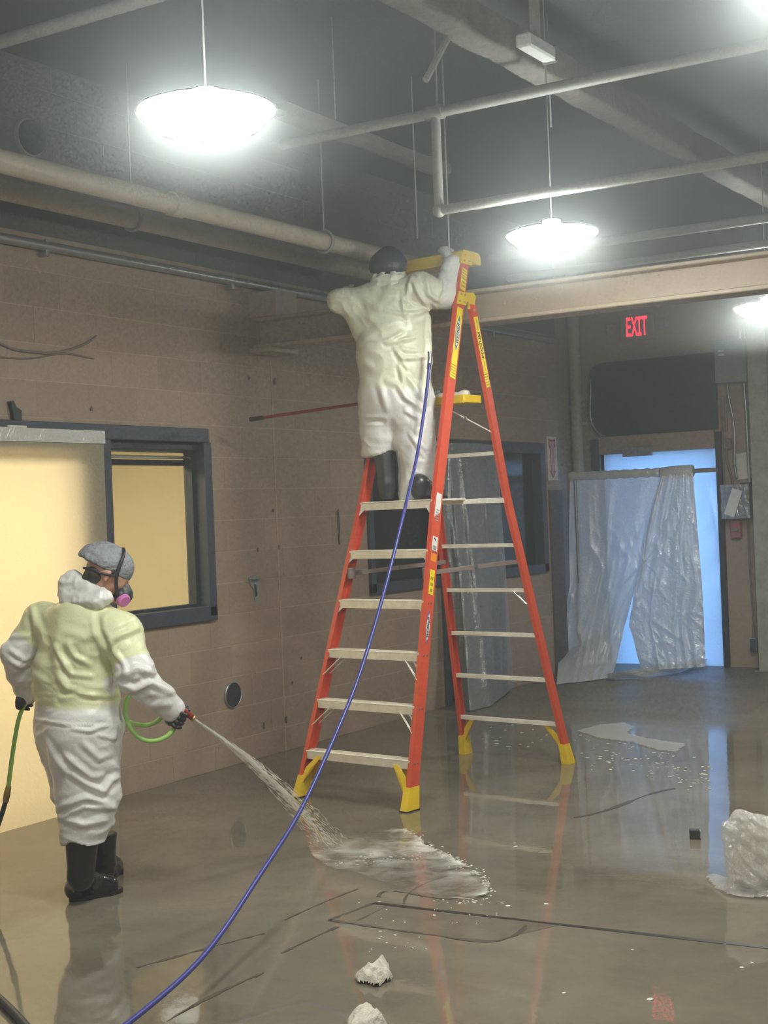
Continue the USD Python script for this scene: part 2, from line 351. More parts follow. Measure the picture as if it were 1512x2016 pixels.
# left wall: concrete blocks laid one by one around the two door-and-window units
Y0, Y1 = -3.0, 13.50
OPEN1 = (4.75, 7.72, 0.0, 2.36)      # door + sidelight; wall below the window from y = 6.72
OPEN2 = (9.75, 13.10, 0.0, 2.37)
WIN1Y, SILL = 6.72, 1.07
D2A, D2B = 11.00, 12.02              # dark doorway inside the second unit
def solid_at(ya, yb, za, zb):
    """split the rectangle by the openings; returns the solid remainder as one polygon"""
    p = sbox(ya, za, yb, zb)
    holes = [sbox(OPEN1[0], -1, WIN1Y, OPEN1[3]), sbox(WIN1Y, SILL, OPEN1[1], OPEN1[3]),
             sbox(OPEN2[0], 1.09, OPEN2[1], OPEN2[3]), sbox(D2A, -1, D2B, OPEN2[3])]
    for h in holes: p = p.difference(h)
    return p
wl = struct('wall_left', 'tan painted concrete block wall with shallow joints')
core = solid_at(Y0, Y1, 0, CEIL)
def yz_extrude(poly, x0, x1):
    ms = []
    for g in getattr(poly, 'geoms', [poly]):
        if g.is_empty or g.area < 1e-4: continue
        m = trimesh.creation.extrude_polygon(g, x1 - x0, engine='earcut')
        ms.append(frame_mesh(m, (x0, 0, 0), (0, 1, 0), (0, 0, 1), (1, 0, 0)))
    return cat(ms)
obj('mortar', yz_extrude(core.intersection(sbox(-9, -1, 30, 3.39)), -.20, -.0022), 'mortar_paint', wl, False)
obj('upper_mortar', yz_extrude(core.intersection(sbox(-9, 3.39, 30, 9)), -.20, -.0022), 'upper_grey', wl, False)
rng = random.Random(4)
CH, BL, ZB = .2215, .443, .177 - .2215
nb = 0; rest, rest_up = [], []
row = 0; z = ZB
while z < CEIL:
    za, zb = max(z, 0), min(z + CH, CEIL)
    y = -3.0 - (BL / 2 if row % 2 else 0) + .06
    while y < Y1:
        ya, yb = max(y, Y0), min(y + BL, Y1)
        if yb - ya > .03 and zb - za > .02:
            p = solid_at(ya + .0003, yb - .0003, za + .0035, zb - .0035)
            if not p.is_empty and p.area > .002:
                m = yz_extrude(p, -.02, rng.uniform(-.0006, .0006))
                if 5.6 < yb and zb < 3.55 and nb < 285 or (5.5 < yb < 9.5 and zb < 3.9 and nb < 298):
                    obj('block', m, 'upper_grey' if za > 3.38 else f'block_paint_{rng.choice("aabbbcc")}', wl, False); nb += 1
                else: (rest_up if za > 3.38 else rest).append(m)
        y += BL
    z += CH; row += 1
tag(obj('far_block', cat(rest), 'block_paint_b', wl, False), None, None, None, 'stuff')
tag(obj('upper_block', cat(rest_up), 'upper_grey', wl, False), None, None, None, 'stuff')
obj('control_joint', bx(-.005, .0028, 8.507, 8.523, 0, 2.9), 'mortar_paint', wl, False)
# small wear on the wall: chips and a slit
chips = []
for px, py, r in ((490, 745, .012), (540, 750, .018), (507, 1083, .010), (549, 1078, .010), (563, 1417, .014), (519, 1430, .014), (593, 1296, .010), (180, 805, .010), (575, 1345, .008), (537, 1005, .012)):
    c = onx(px, py, 0.002); a = np.linspace(0, 2 * np.pi, 9)[:-1]; rr = r * (1 + .5 * np.array([rng.uniform(-1, 1) for _ in a]))
    chips.append(extrude(Polygon([(q * math.cos(t), 1.5 * q * math.sin(t)) for q, t in zip(rr, a)]), .002, c, np.array([0, 1., 0]), np.array([0, 0, 1.])))
chips.append(extrude(Polygon([(0, 0), (.016, .004), (.022, .14), (.012, .28), (-.008, .27), (-.006, .1)]), .004, onx(667, 1072, .002), np.array([0, 1., 0]), np.array([0, 0, 1.])))
tag(obj('chipped_spot', cat(chips), 'dark_wall', wl, False), 'dark chips and scars in the paint', None, None, 'stuff')

# recess beyond the end of the left wall, back wall with doorway
wb = struct('wall_back', 'tan wall at the far end around the lit doorway')
DX0, DX1, DZ = .10, 1.42, 2.29
obj('wall_panel', cat(bx(-.40, DX0, BACK, BACK + .25, 0, CEIL), bx(DX1, XR + .2, BACK, BACK + .25, 0, CEIL), bx(DX0, DX1, BACK, BACK + .25, DZ, CEIL)), 'wall_tan', wb, False)
obj('recess_return', cat(bx(-.40, -.20, 13.5, BACK, 0, CEIL), bx(-.40, -.20, 13.30, 13.5, 0, CEIL)), 'wall_tan', wb, False)
p0, p1 = onx(1078, 963, 0), onx(1110, 1325, 0)
obj('painted_shade_panel', bx(0.0, .018, 13.20, 13.5, 0, 1.90), 'dark_wall', wb, False)  # dark panel paints a cast shadow onto the lower wall end

# the room behind the first window
struct('wall_office', 'cream yellow wall of the lit room behind the window', cat(bx(-3.3, -3.1, 2.9, 9.5, 0, 2.75), bx(-3.3, -.2, 2.7, 2.9, 0, 2.75), bx(-3.3, -.2, 9.3, 9.5, 0, 2.75)), 'cream_wall', False)
struct('ceiling_office', 'cream ceiling of the lit room behind the window', bx(-3.3, -.2, 2.7, 9.5, 2.75, 2.85), 'cream_ceiling', False)
struct('trim_1', 'thin horizontal rail across the cream wall of the lit room', bx(-3.10, -3.07, 2.9, 9.3, 1.02, 1.06), 'office_floor', False)
ol = thing('office_light', 'warm ceiling light panel in the room behind the window', 'light')
obj('housing', bx(-2.3, -1.1, 4.6, 7.6, 2.71, 2.749), 'lamp_case', ol, False)
obj('diffuser', bx(-2.25, -1.15, 4.65, 7.55, 2.70, 2.712), 'office_lens', ol, False)
# dark space behind the second unit
struct('wall_beyond', 'dark unlit room behind the second window', cat(bx(-1.6, -1.5, 9.5, 13.3, 0, 2.7), bx(-1.6, -.2, 13.25, 13.35, 0, 2.7), bx(-1.6, -.2, 9.5, 13.3, 2.6, 2.7)), 'dark_wall', False)

# ---- first unit: frame, window, door
w1 = struct('window_1', 'sidelight window in a dark blue-grey steel frame beside the sheeted door')
fy0, fy1 = WIN1Y, OPEN1[1]
obj('frame_head', bbx(-.16, .035, OPEN1[0], fy1, 2.27, 2.365), 'frame_blue', w1)
obj('frame_jamb', bbx(-.16, .035, fy1 - .06, fy1 + .02, SILL, 2.27), 'frame_blue', w1)
obj('frame_sill', bbx(-.16, .035, fy0 - .02, fy1 + .02, SILL - .03, SILL + .07), 'frame_blue', w1)
obj('frame_mullion', bbx(-.16, .03, 6.66, 6.74, SILL - .03, 2.27), 'frame_blue', w1)
obj('lower_jamb', bbx(-.16, .004, 6.655, 6.72, 0, SILL - .03), 'block_paint_b', w1)
obj('inner_head', bbx(-.14, -.02, 6.74, fy1 - .06, 2.215, 2.27), 'frame_dark', w1)
obj('glazing_stop', cat(bx(-.12, -.06, fy1 - .09, fy1 - .06, SILL + .07, 2.22), bx(-.12, -.06, 6.74, 6.76, SILL + .07, 2.22), bx(-.12, -.06, 6.76, fy1 - .09, SILL + .07, SILL + .09)), 'frame_dark', w1, False)
obj('pane', bx(-.095, -.089, 6.75, fy1 - .07, SILL + .07, 2.25), 'pane', w1, False)
bl = thing('window_glints', 'two pale strips painting in reflected light over a dark band at the head of the lit window', 'painted_glint')  # pale bars stand in for strips of reflected light, dark bars for the window head
obj('upper_glint', bbx(-.19, -.14, 6.70, fy1 - .04, 2.205, 2.235), 'alu', bl)
obj('lower_glint', bbx(-.19, -.14, 6.70, fy1 - .04, 2.165, 2.185), 'alu', bl)
obj('dark_head_band', cat([bx(-.188, -.142, 6.70, fy1 - .04, 2.118 + .008 * k, 2.124 + .008 * k) for k in range(5)]), 'frame_dark', bl, False)
d1 = struct('door_1', 'doorway in a dark steel frame, covered by a yellow backlit sheet')
obj('frame_jamb', bbx(-.24, -.09, 6.42, 6.66, 0, 2.20), 'frame_blue', d1)
obj('frame_rail', bbx(-.16, .02, OPEN1[0], 6.66, 2.20, 2.27), 'frame_blue', d1)
obj('hinge_jamb', bbx(-.16, .03, OPEN1[0] - .02, OPEN1[0] + .08, 0, 2.27), 'frame_blue', d1)
# the sheet over the door
n, m_ = 60, 40
yy = np.linspace(4.85, 6.655, n); zz = np.linspace(0.0, 2.315, m_)
Yg, Zg = np.meshgrid(yy, zz, indexing='ij')
Xg = .040 + .012 * meshkit.fbm(np.stack([Yg * 2.2, Zg * 1.0, 0 * Yg], -1), 3, 5) + .03 * np.clip(.12 - Zg, 0, 1) * 4
sh = thing('door_sheet', 'backlit yellow polyethylene sheet taped over the left doorway', 'plastic sheet')
obj('film', grid_mesh(np.stack([Xg, Yg, Zg], -1)), 'poly_warm', sh, True)
obj('tape', bx(.036, .056, 4.85, 6.66, 2.24, 2.32), 'poly_milky', sh, False)

# ---- second unit
w2 = struct('window_2', 'dark interior window in a blue-grey frame beyond the ladder')
ya, yb = OPEN2[0], OPEN2[1]
obj('frame_head', bbx(-.14, .03, ya, yb, 2.27, 2.375), 'frame_blue', w2)
for a_, b_ in ((ya, ya + .07), (yb - .10, yb), (D2A - .08, D2A), (D2B, D2B + .07)):
    lowz = 1.08 if a_ in (ya, yb - .10) else 0
    obj('frame_jamb', bbx(-.14, .03, a_, b_, lowz, 2.27), 'frame_blue', w2)
obj('frame_sill', bbx(-.14, .03, ya, D2A - .08, 1.07, 1.16), 'frame_blue', w2)
obj('frame_sill', bbx(-.14, .03, D2B + .07, yb, 1.07, 1.16), 'frame_blue', w2)
obj('pane', bx(-.085, -.079, ya + .07, D2A - .08, 1.16, 2.27), 'dark_pane', w2, False)
obj('pane', bx(-.085, -.079, D2B + .07, yb - .10, 1.16, 2.27), 'dark_pane', w2, False)
d2 = struct('door_2', 'dark blue-grey door behind the hanging sheet')
obj('door_leaf', bbx(-.12, -.07, D2A, D2B, .01, 2.27), 'black_panel', d2)
obj('kick_plate', bx(-.07, -.064, D2A + .04, D2B - .04, .06, .30), 'frame_blue', d2, False)

# ---- far doorway
d3 = struct('door_3', 'far doorway with blue daylight behind plastic')
obj('jamb', bbx(DX1 - .03, DX1 + .035, BACK - .03, BACK + .25, 0, DZ + .15), 'frame_dark', d3)
obj('jamb', bbx(DX0 - .10, DX0, BACK - .03, BACK + .25, 0, DZ + .15), 'frame_blue', d3)
obj('header', bbx(DX0, DX1 - .03, BACK - .05, BACK + .2, DZ - .02, DZ + .17), 'wall_tan', d3)
obj('door_closer', bbx(.40, .72, BACK - .12, BACK - .05, DZ - .06, DZ + .04), 'conduit_grey', d3)
struct('floor_outside', 'pale ground outside the far doorway', bx(-6, 8, BACK + .3, BACK + 14, -.2, -.05), 'asphalt', False)

# girder
gx0, gx1, gy = 0.0, XR, 8.30
gd = thing('ceiling_girder', 'tan painted steel girder crossing the hall above the ladder', 'beam')
obj('web', bx(gx0, gx1, gy + .10, gy + .125, 2.995, 3.165), 'beam_tan', gd, False)
obj('bottom_flange', bbx(gx0, gx1, gy, gy + .225, 2.965, 2.995, .006), 'beam_tan', gd)
obj('top_flange', bbx(gx0, gx1, gy, gy + .225, 3.165, 3.19, .006), 'beam_tan', gd)
obj('end_block', bx(gx0, .24, gy - .02, gy + .24, 3.19, 3.37), 'beam_tan', gd, False)
obj('end_seat', bbx(0.0, .20, gy - .04, gy + .30, 2.93, 2.965), 'beam_tan', gd)
g2 = thing('far_girder', 'dim horizontal girder near the far wall under the haze', 'beam')
obj('web', bx(.005, XR, 13.0, 13.1, 3.75, 4.0), 'beam_tan', g2, False)
obj('flange', bbx(.005, XR, 12.95, 13.15, 3.72, 3.76), 'beam_tan', g2)

# joists with rough underside, running away from the camera
def joist(name, x, y0_, y1_, label, w=.16, zb=4.12, seed=0, zt=4.30):
    ys = np.linspace(y0_, y1_, int((y1_ - y0_) / .05)); prof = []
    V = []
    for y in ys:
        e = .05 * (meshkit.fbm(np.array([y * 2.5, seed, .3]), 4, seed) - .5); s = .05 * (meshkit.fbm(np.array([y * 3.1, seed, 7.7]), 4, seed + 3) - .5)
        V.append([(x, y, zt), (x - w / 2 + s, y, zt), (x - w / 2 + s, y, zb + .03), (x - w / 3, y, zb + e), (x + w / 3, y, zb - e * .6), (x + w / 2 - s, y, zb + .03), (x + w / 2 - s, y, zt), (x, y, zt)])
    mm = grid_mesh(np.array(V)); mm.fix_normals()
    return tag(obj(name, mm, 'joist', smooth=40), label, 'beam')
J1 = onz(1090, 172, 4.12)[0]; J2 = onz(1400, 385, 4.12)[0]; J0 = onz(700, 285, 4.12)[0]
joist('ceiling_joist', J1, -2.9, 14.2, 'rough fireproofed joist running from the top centre to the right', seed=1)
joist('ceiling_joist', J0, 6.9, 8.9, 'short pale joist end left of the hanging pipe drop', w=.12, seed=2, zt=4.20)

# pipes along the left side
def pipe(name, pts, r, matn, label, parts=(), n=None, seg=14):
    t = thing(name, label, 'pipe')
    obj('run', tube(pts, r, seg, n), matn, t, True)
    for nm, ms, mt in parts: obj(nm, ms, mt, t)
    return t
PZ = 3.50
xA = onz(735, 500, PZ)[0]; PZB = 3.60
xB = onz(725, 535, PZB)[0]
def clevis(x, y, z, r, top=CEIL):
    ring = tube([(x + (r + .012) * math.cos(a), y, z + (r + .012) * math.sin(a)) for a in np.linspace(0, 2 * np.pi, 20)], .010, 6, caps=False)
    return cat(ring, cyl((x, y, z + r), (x, y, top), .006, 8))
pipe('insulated_pipe', [(xA, -2.9, PZ), (xA, 9.25, PZ)], .058, 'pipe_tan', 'upper thick tan pipe running under the ceiling to the man on the ladder',
     [('hanger', clevis(xA, y, PZ, .058), 'pipe_grey') for y in (2.0, onz(675, 470, PZ)[1])] + [('coupling', cyl((xA, y, PZ), (xA, y + .10, PZ), .068), 'pipe_tan') for y in (3.4, 6.1)])
pipe('insulated_pipe', [(xB, -2.9, PZB), (xB, 9.4, PZB)], .066, 'pipe_tan', 'lower thick tan pipe beside the wall, parallel to the upper one',
     [('hanger', clevis(xB, y, PZB, .066), 'pipe_grey') for y in (3.0, 6.6)] + [('coupling', cyl((xB, y, PZB), (xB, y + .10, PZB), .076), 'pipe_tan') for y in (5.2,)])
pipe('wall_conduit', [(.05, -2.9, 3.40), (.05, 13.4, 3.44)], .030, 'conduit_grey', 'thin shiny grey conduit along the top of the block wall',
     [('strap', bbx(.0, .07, y, y + .03, 3.36, 3.46), 'conduit_grey') for y in (4.5, 6.2, 8.0, 10.2, 12.0)])
# sprinkler pipes across the hall
ZP = 3.95
yP = onz(857, 222, ZP)[1]; xP = onz(857, 222, ZP)[0]
pipe('sprinkler_pipe', [(onz(560, 287, ZP)[0], yP, ZP), (8.9, yP, ZP)], .030, 'pipe_grey', 'long grey sprinkler pipe crossing high in front of the joist', [('hanger', cyl((x, yP, ZP), (x, yP, CEIL), .006, 8), 'pipe_grey') for x in (2.4, 4.6)])
pB = ony(862, 415, yP); pB2 = ony(1512, 308, yP)
pipe('sprinkler_drop', [(xP, yP, ZP), (xP, yP, pB[2] + .02), (pB[0] + .02, yP, pB[2]), (8.9, yP, pB[2])], .027, 'pipe_grey', 'grey pipe dropping from the sprinkler line and turning level above the second lamp',
     [('elbow', trimesh.creation.icosphere(2, .038).apply_translation((xP, yP, pB[2])), 'pipe_grey'), ('tee', cyl((xP - .05, yP, ZP), (xP + .05, yP, ZP), .040), 'pipe_grey')])
yQ = onz(150, 38, 4.05)[1]
pipe('sprinkler_pipe', [(-.0, yQ, 4.05), (8.9, yQ, 4.05)], .032, 'pipe_grey', 'grey pipe crossing the top left corner of the picture')
yR = onz(1400, 445, 3.75)[1]
pipe('far_pipe', [(1.0, yR, 3.75), (8.9, yR, 3.75)], .035, 'pipe_grey', 'upper of two dim far pipes right of the second lamp', [])
pipe('far_pipe', [(1.0, yR + .3, 3.62), (8.9, yR + .3, 3.62)], .030, 'pipe_grey', 'lower of two dim far pipes right of the second lamp', [])
for px, py, zz_ in ((885, 495, 3.35), (822, 470, 3.5), (660, 235, 3.97), (1085, 250, 3.9)):
    q = onz(px, py, zz_); tag(obj('hanger_rod', cyl((q[0], q[1], zz_), (q[0], q[1], CEIL), .005, 8), 'pipe_grey'),
        {885: 'thin hanger rod just left of the ladder top', 822: 'thin hanger rod above the head of the man on the ladder', 660: 'thin hanger rod above the thick pipe ring', 1085: 'short hanger rod beside the rough joist'}[px], 'rod')
a_ = onz(880, 78, 4.1); b_ = at(838, 158, np.dot(a_ - EYE, FW) - .1)
tag(obj('loose_strut', cyl(a_, b_, .018, 8), 'pipe_grey'), 'short slanting strut hanging from the rough joist', 'strut')
# vertical pipe in the recess
pipe('stand_pipe', [(-.11, 14.22, 0), (-.11, 14.22, CEIL)], .062, 'pipe_tan', 'thick tan vertical pipe beside the far doorway', [('clamp', bbx(-.20, -.04, 14.25, 14.34, z, z + .04), 'pipe_tan') for z in (1.2, 2.6)])
# junction box on the joist and round duct caps
jb = thing('joist_light', 'small pale box light fixed to the rough joist', 'light fixture')
c = onz(1055, 95, 4.05)
obj('housing', bbx(c[0] - .042, c[0] + .042, c[1] - .15, c[1] + .15, 4.02, 4.09, .01), 'lamp_case', jb)
obj('end_cap', bbx(c[0] - .045, c[0] + .045, c[1] + .15, c[1] + .17, 4.01, 4.10, .008), 'alu_bright', jb)
obj('bracket', bx(c[0] - .02, c[0] + .02, c[1] - .02, c[1] + .02, 4.09, CEIL), 'pipe_grey', jb, False)
def wall_cap(name, px, py, r, label):
    c = onx(px, py, 0)
    t = thing(name, label, 'cover plate')
    obj('plate', lathe([(0, .012), (r * .9, .012), (r, .006), (r, 0.001)], c, 32, (1, 0, 0)), 'boot_grey', t)
    obj('rim', lathe([(r * .96, .0125), (r * 1.0, .016), (r * 1.05, .012), (r * 1.05, 0.001)], c, 32, (1, 0, 0)), 'conduit_grey', t)
    return t
wall_cap('round_cover', 457, 1368, .088, 'round dark cover plate low on the block wall beside the water jet')
c = onx(55, 272, 0)
rc = thing('round_duct_cap', 'round dark duct cap high on the left wall above the pipes', 'duct')
obj('cap', lathe([(0, .05), (.10, .05), (.105, .0)], c, 32, (1, 0, 0)), 'frame_dark', rc)
obj('collar', lathe([(.105, .03), (.115, .03), (.115, 0)], c, 32, (1, 0, 0)), 'pipe_grey', rc)

# ------------------------------------------------------------------ lamps
def lamp(x, y, z, label, R=.250):
    t = thing('high_bay_lamp', label, 'ceiling lamp', 'round ceiling lamps')
    c = (x, y, z)
    obj('lens', lathe([(0, -.066), (R * .62, -.064), (R * .75, -.056), (R * .985, -.002), (R, .004), (R * .98, .010)], c, 40), 'lamp_lens', t)
    obj('shade', lathe([(R * .985, .010), (R * .86, .022), (R * .40, .034), (.05, .045), (.05, .08), (0, .08)], c, 32), 'lamp_shade', t)
    obj('stem', cyl((x, y, z + .07), (x, y, CEIL), .0035, 8), 'pipe_grey', t)
    return t
LZ_ = 3.21
lamp(3.04, 4.05, LZ_, 'large round lit lamp at the upper left of the picture')
lamp(2.99, 7.07, LZ_, 'round lit lamp hanging right above the ladder')
lamp(2.99, 10.95, LZ_, 'small far round lamp at the right edge near the electrical box')
lamp(5.25, 4.10, LZ_, 'round lamp cut off by the top right corner of the picture')
lamp(5.25, 7.3, LZ_, 'round lamp outside the picture to the right')
lamp(5.25, .6, LZ_, 'round lamp above and behind the photographer')
lamp(3.04, .6, LZ_, 'round lamp behind the photographer on the left')

# haze filling the hall
hz = obj('haze', bx(.02, XR - .02, YF + .02, BACK - .02, .012, 2.85), 'haze_air', None, False)
tag(hz, 'thin white mist hanging in the lower air of the hall', 'mist', None, 'stuff')
hz = obj('haze', bx(.02, XR - .02, YF + .02, BACK - .02, 2.851, CEIL - .01), 'haze_upper', None, False)
tag(hz, 'denser white mist gathered under the ceiling around the lamps', 'mist', None, 'stuff')

# ------------------------------------------------------------------ ladder
LO = np.array([1.522, 7.059, 0.0]); LU = np.array([0.9914, -0.1307, 0.0]); LV = np.array([0.1307, 0.9914, 0.0]); LZ = np.array([0, 0, 1.0])
STEP, SZ0 = .3048, -.0216
W0, TW, SF = .430, .0789, .3057          # front half width, taper, slope
WB, TWB, VB, SB = .428, .0813, 1.738, .2238
def L(u, v, z): return LO + LU * u + LV * v + LZ * z
ZK = 1.807                                # the rails taper less above the platform
def fw_(z): return W0 - TW * np.minimum(z, ZK) - .040 * np.maximum(z - ZK, 0)
def fv_(z): return SF * z
def rw_(z): return WB - TWB * np.minimum(z, ZK) - .020 * np.maximum(z - ZK, 0)
def rv_(z): return VB - SB * z
def to_l(m): return frame_mesh(m, LO, LU, LV, LZ)
def lbox(u0, u1, v0, v1, z0, z1, r=.003): return to_l(bbx(u0, u1, v0, v1, z0, z1, r))
def lprism(poly_uvz, thick_dir, t):
    """hull of a 3-D outline given in ladder coordinates, thickened along thick_dir"""
    p = np.array([L(*q) for q in poly_uvz]); d = np.array(thick_dir[0] * LU + thick_dir[1] * LV + thick_dir[2] * LZ)
    n = len(p); top = p + d * t
    c = Polygon  # noqa
    V = np.vstack([p, top]); F = []
    for k in range(1, n - 1): F += [[0, k + 1, k], [n, n + k, n + k + 1]]
    for k in range(n):
        j = (k + 1) % n; F += [[k, j, n + j], [k, n + j, n + k]]
    m = trimesh.Trimesh(V, F, process=False); m.fix_normals(); return m
def channel(side, wf, vf, z0, z1, depth, flange, th=.006, back=False):
    """C-channel rail: web on the outside, flanges turned in"""
    def q(u, v, z): return L(side * u, v, z)
    ms = []
    def sl(u0, u1, v0, v1, z0=z0, z1=z1):
        if z0 < ZK < z1: return cat(sl(u0, u1, v0, v1, z0, ZK), sl(u0, u1, v0, v1, ZK, z1))
        P = []
        for z in (z0, z1):
            for du, dv in ((u0, v0), (u1, v0), (u1, v1), (u0, v1)): P.append(q(wf(z) + du, vf(z) + dv, z))
        return hull(P)
    ms.append(sl(flange - th, flange, 0, depth))
    ms.append(sl(0, flange - th, 0, th)); ms.append(sl(0, flange - th, depth - th, depth))
    return cat(ms)
lad = thing('stepladder', 'orange fibreglass platform stepladder with yellow feet standing in the middle of the wet floor', 'ladder')
FD, FL_ = .083, .030
ZT = 3.405
rails = {}
for s in (1, -1):
    rails['f', s] = obj('front_rail', channel(s, lambda z: fw_(z) - .008, fv_, .06, ZT - .07, FD, FL_), 'fibre_red', lad, False)
    rails['r', s] = obj('rear_rail', channel(s, lambda z: rw_(z) - .008, rv_, .06, 3.055, .062, .030), 'fibre_red', lad, False)
# steps
def step_mesh(k, d=.085):
    z = STEP * k + SZ0; w = fw_(z) + .004; v = fv_(z) - .004
    ms = [bbx(-w, w, v, v + d, z - .008, z, .002), bbx(-w, w, v, v + .006, z - .052, z - .002, .002), bbx(-w, w, v + d - .006, v + d, z - .030, z - .002, .002)]
    ms += [bx(-w, w, v + .006 + i * (d / 6), v + .010 + i * (d / 6), z - .001, z + .0025) for i in range(1, 6)]
    return to_l(cat(ms))
for k in range(1, 6):
    st = obj('step', step_mesh(k), 'alu', lad, False)
    z = STEP * k + SZ0; w = fw_(z); v = fv_(z)
    for s in (1, -1):
        obj('rivet', cat([cyl(L(s * (w + FL_ - .010), v + .02 + .03 * i, z - .017), L(s * (w + FL_ - .003), v + .02 + .03 * i, z - .017), .006, 8) for i in (0, 1)]), 'steel', st)
        if k in (2, 3):
            zl = z - .155
            for dv in (.006, .070):
                obj('brace', bar(L(s * (w - .12), v + dv, z - .03), L(s * (fw_(zl) + .004), fv_(zl) + dv, zl), .016, .004, LV), 'alu', lad)
        elif k > 3:
            obj('gusset', lprism([(s * (w + .002), v + .004, z - .03), (s * (w - .05), v + .004, z - .03), (s * (w + .01), v - .018, z - .085)], (0, 1, 0), .004), 'alu', lad, False)
        else:
            # broad yellow knee brace under the first step
            zl = .065
            a0 = [(s * (w - .125), z - .03), (s * (w - .085), z - .03), (s * (w - .012), z - .10), (s * (fw_(zl) + .004), zl + .015), (s * (fw_(zl) + .004), zl - .015), (s * (w - .045), z - .115)]
            for dv, nm in ((.004, 'knee_brace'), (.072, 'knee_brace')):
                pts = [(u, v - .0 - (z - zz) * SF + dv, zz) for u, zz in a0]
                obj(nm, lprism(pts, (0, 1, 0), .008), 'yellow', lad, False)
# platform
zp = STEP * 6 + SZ0; w = fw_(zp) + .004; v = fv_(zp) - .004
pl = obj('platform', to_l(cat([bbx(-w, w, v, v + .36, zp - .010, zp, .002), bbx(-w, w, v, v + .006, zp - .052, zp - .002, .002), bbx(-w, w, v + .354, v + .36, zp - .035, zp - .002, .002)] +
    [bx(-w, w, v + .012 + i * .03, v + .018 + i * .03, zp - .001, zp + .003) for i in range(11)])), 'alu', lad, False)
for s in (1, -1):
    obj('gusset', lprism([(s * w, v + .002, zp - .03), (s * (w - .06), v + .002, zp - .03), (s * (w + .01), v - .025, zp - .10)], (0, 1, 0), .004), 'alu', lad, False)
    obj('platform_hook', bar(L(s * (w - .01), v + .34, zp - .02), L(s * (rw_(zp) - .0), rv_(zp) + .01, zp - .02), .03, .006), 'alu', lad)
# rear rungs
for k in range(1, 8):
    z = STEP * k + SZ0; w = rw_(z) + .004; v = rv_(z)
    r_ = obj('rung', to_l(cat(bbx(-w, w, v + .010, v + .050, z - .006, z, .002), bbx(-w, w, v + .010, v + .014, z - .026, z - .002, .001), bbx(-w, w, v + .046, v + .050, z - .026, z - .002, .001))), 'alu', lad, False)
    if k == 4:
        obj('brace', bar(L(w - .10, v + .012, z - .02), L(rw_(z - .12) + .004, rv_(z - .12) + .012, z - .13), .012, .003, LV), 'alu_bright', lad)
    if k == 1:
        for s in (1, -1):
            zl = .075
            a0 = [(s * (w - .125), z - .02), (s * (w - .085), z - .02), (s * (w - .025), z - .085), (s * (rw_(zl) + .004), zl + .02), (s * (rw_(zl) + .004), zl - .015), (s * (w - .06), z - .10)]
            obj('knee_brace', lprism([(u, rv_(zz) + .012, zz) for u, zz in a0], (0, 1, 0), .008), 'yellow', lad, False)
# feet
def foot(side, wf, vf, depth, fl, back):
    z1 = .135; P = []
    for z, g, dv in ((0.0, .012, .016 if not back else .016), (.03, .010, .010), (z1, .004, .004)):
        for du in (-.014 - g * .3, fl + g * .5):
            for v in (vf(z) - dv, vf(z) + depth + dv): P.append(L(side * (wf(z) - .008 + du), v, z))
    return hull(P)
for s in (1, -1):
    f1 = obj('foot', foot(s, fw_, fv_, FD, FL_, False), 'yellow', lad, False)
    obj('sole', hull([L(s * (fw_(0) - .03), fv_(0) - .018, 0), L(s * (fw_(0) + .032), fv_(0) - .018, 0), L(s * (fw_(0) - .03), fv_(0) + FD + .018, 0), L(s * (fw_(0) + .032), fv_(0) + FD + .018, 0),
        L(s * (fw_(0) - .03), fv_(0) - .018, .008), L(s * (fw_(0) + .032), fv_(0) - .018, .008), L(s * (fw_(0) - .03), fv_(0) + FD + .018, .008), L(s * (fw_(0) + .032), fv_(0) + FD + .018, .008)]), 'rubber_black', f1, False)
    f2 = obj('foot', foot(s, rw_, rv_, .062, .030, True), 'yellow', lad, False)
# spreaders
for s in (1, -1):
    zs = 1.36
    a_ = L(s * (fw_(zs) - .012), fv_(zs) + .05, zs); b_ = L(s * (rw_(zs) - .012), rv_(zs) + .02, zs + .02)
    mid = (a_ + b_) / 2 + LZ * .0
    sp = obj('spreader', cat(bar(a_, mid + (b_ - a_) * .02, .028, .005), bar(mid - (b_ - a_) * .02, b_, .028, .005)), 'conduit_painted', lad)
    obj('spreader_pivot', cyl(mid - LU * .008, mid + LU * .008, .014, 12), 'steel', sp)
    obj('spreader_bracket', lbox(s * (fw_(zs) - .02) - .012, s * (fw_(zs) - .02) + .012, fv_(zs) + .01, fv_(zs) + .07, zs - .035, zs + .035), 'conduit_painted', lad)
# hinge brackets joining front and rear rails
for s in (1, -1):
    zh = 3.092
    w = fw_(zh) + FL_ - .006
    pts = [(-.004, zh - .042), (-.004, zh + .038), (.085, zh + .034), (.10, zh + .036), (.150, zh + .040), (.176, zh + .020), (.178, zh - .062), (.118, zh - .066), (.114, zh - .016), (.090, zh - .018), (.084, zh - .046)]
    poly = Polygon([(fv_(zz) + dv, zz) for dv, zz in pts]).buffer(.004).buffer(-.002)
    m = trimesh.creation.extrude_polygon(poly, .010, engine='earcut')
    hb = obj('hinge_bracket', frame_mesh(m, L(s * w if s > 0 else s * w - .010, 0, 0), LV, LZ, LU), 'yellow', lad, False)
    obj('hinge_bolt', cat([cyl(L(s * (w + .004), fv_(zz) + dv, zz), L(s * (w + .014), fv_(zz) + dv, zz), .008, 10) for dv, zz in ((.016, zh - .024), (.062, zh - .028), (.018, zh + .022), (.062, zh + .018))]), 'alu_bright', hb)
    zr = 3.02
    obj('hinge_rivet', cyl(L(s * (rw_(zr) + .018), rv_(zr) + .03, zr), L(s * (rw_(zr) + .027), rv_(zr) + .03, zr), .008, 10), 'alu_bright', lad)
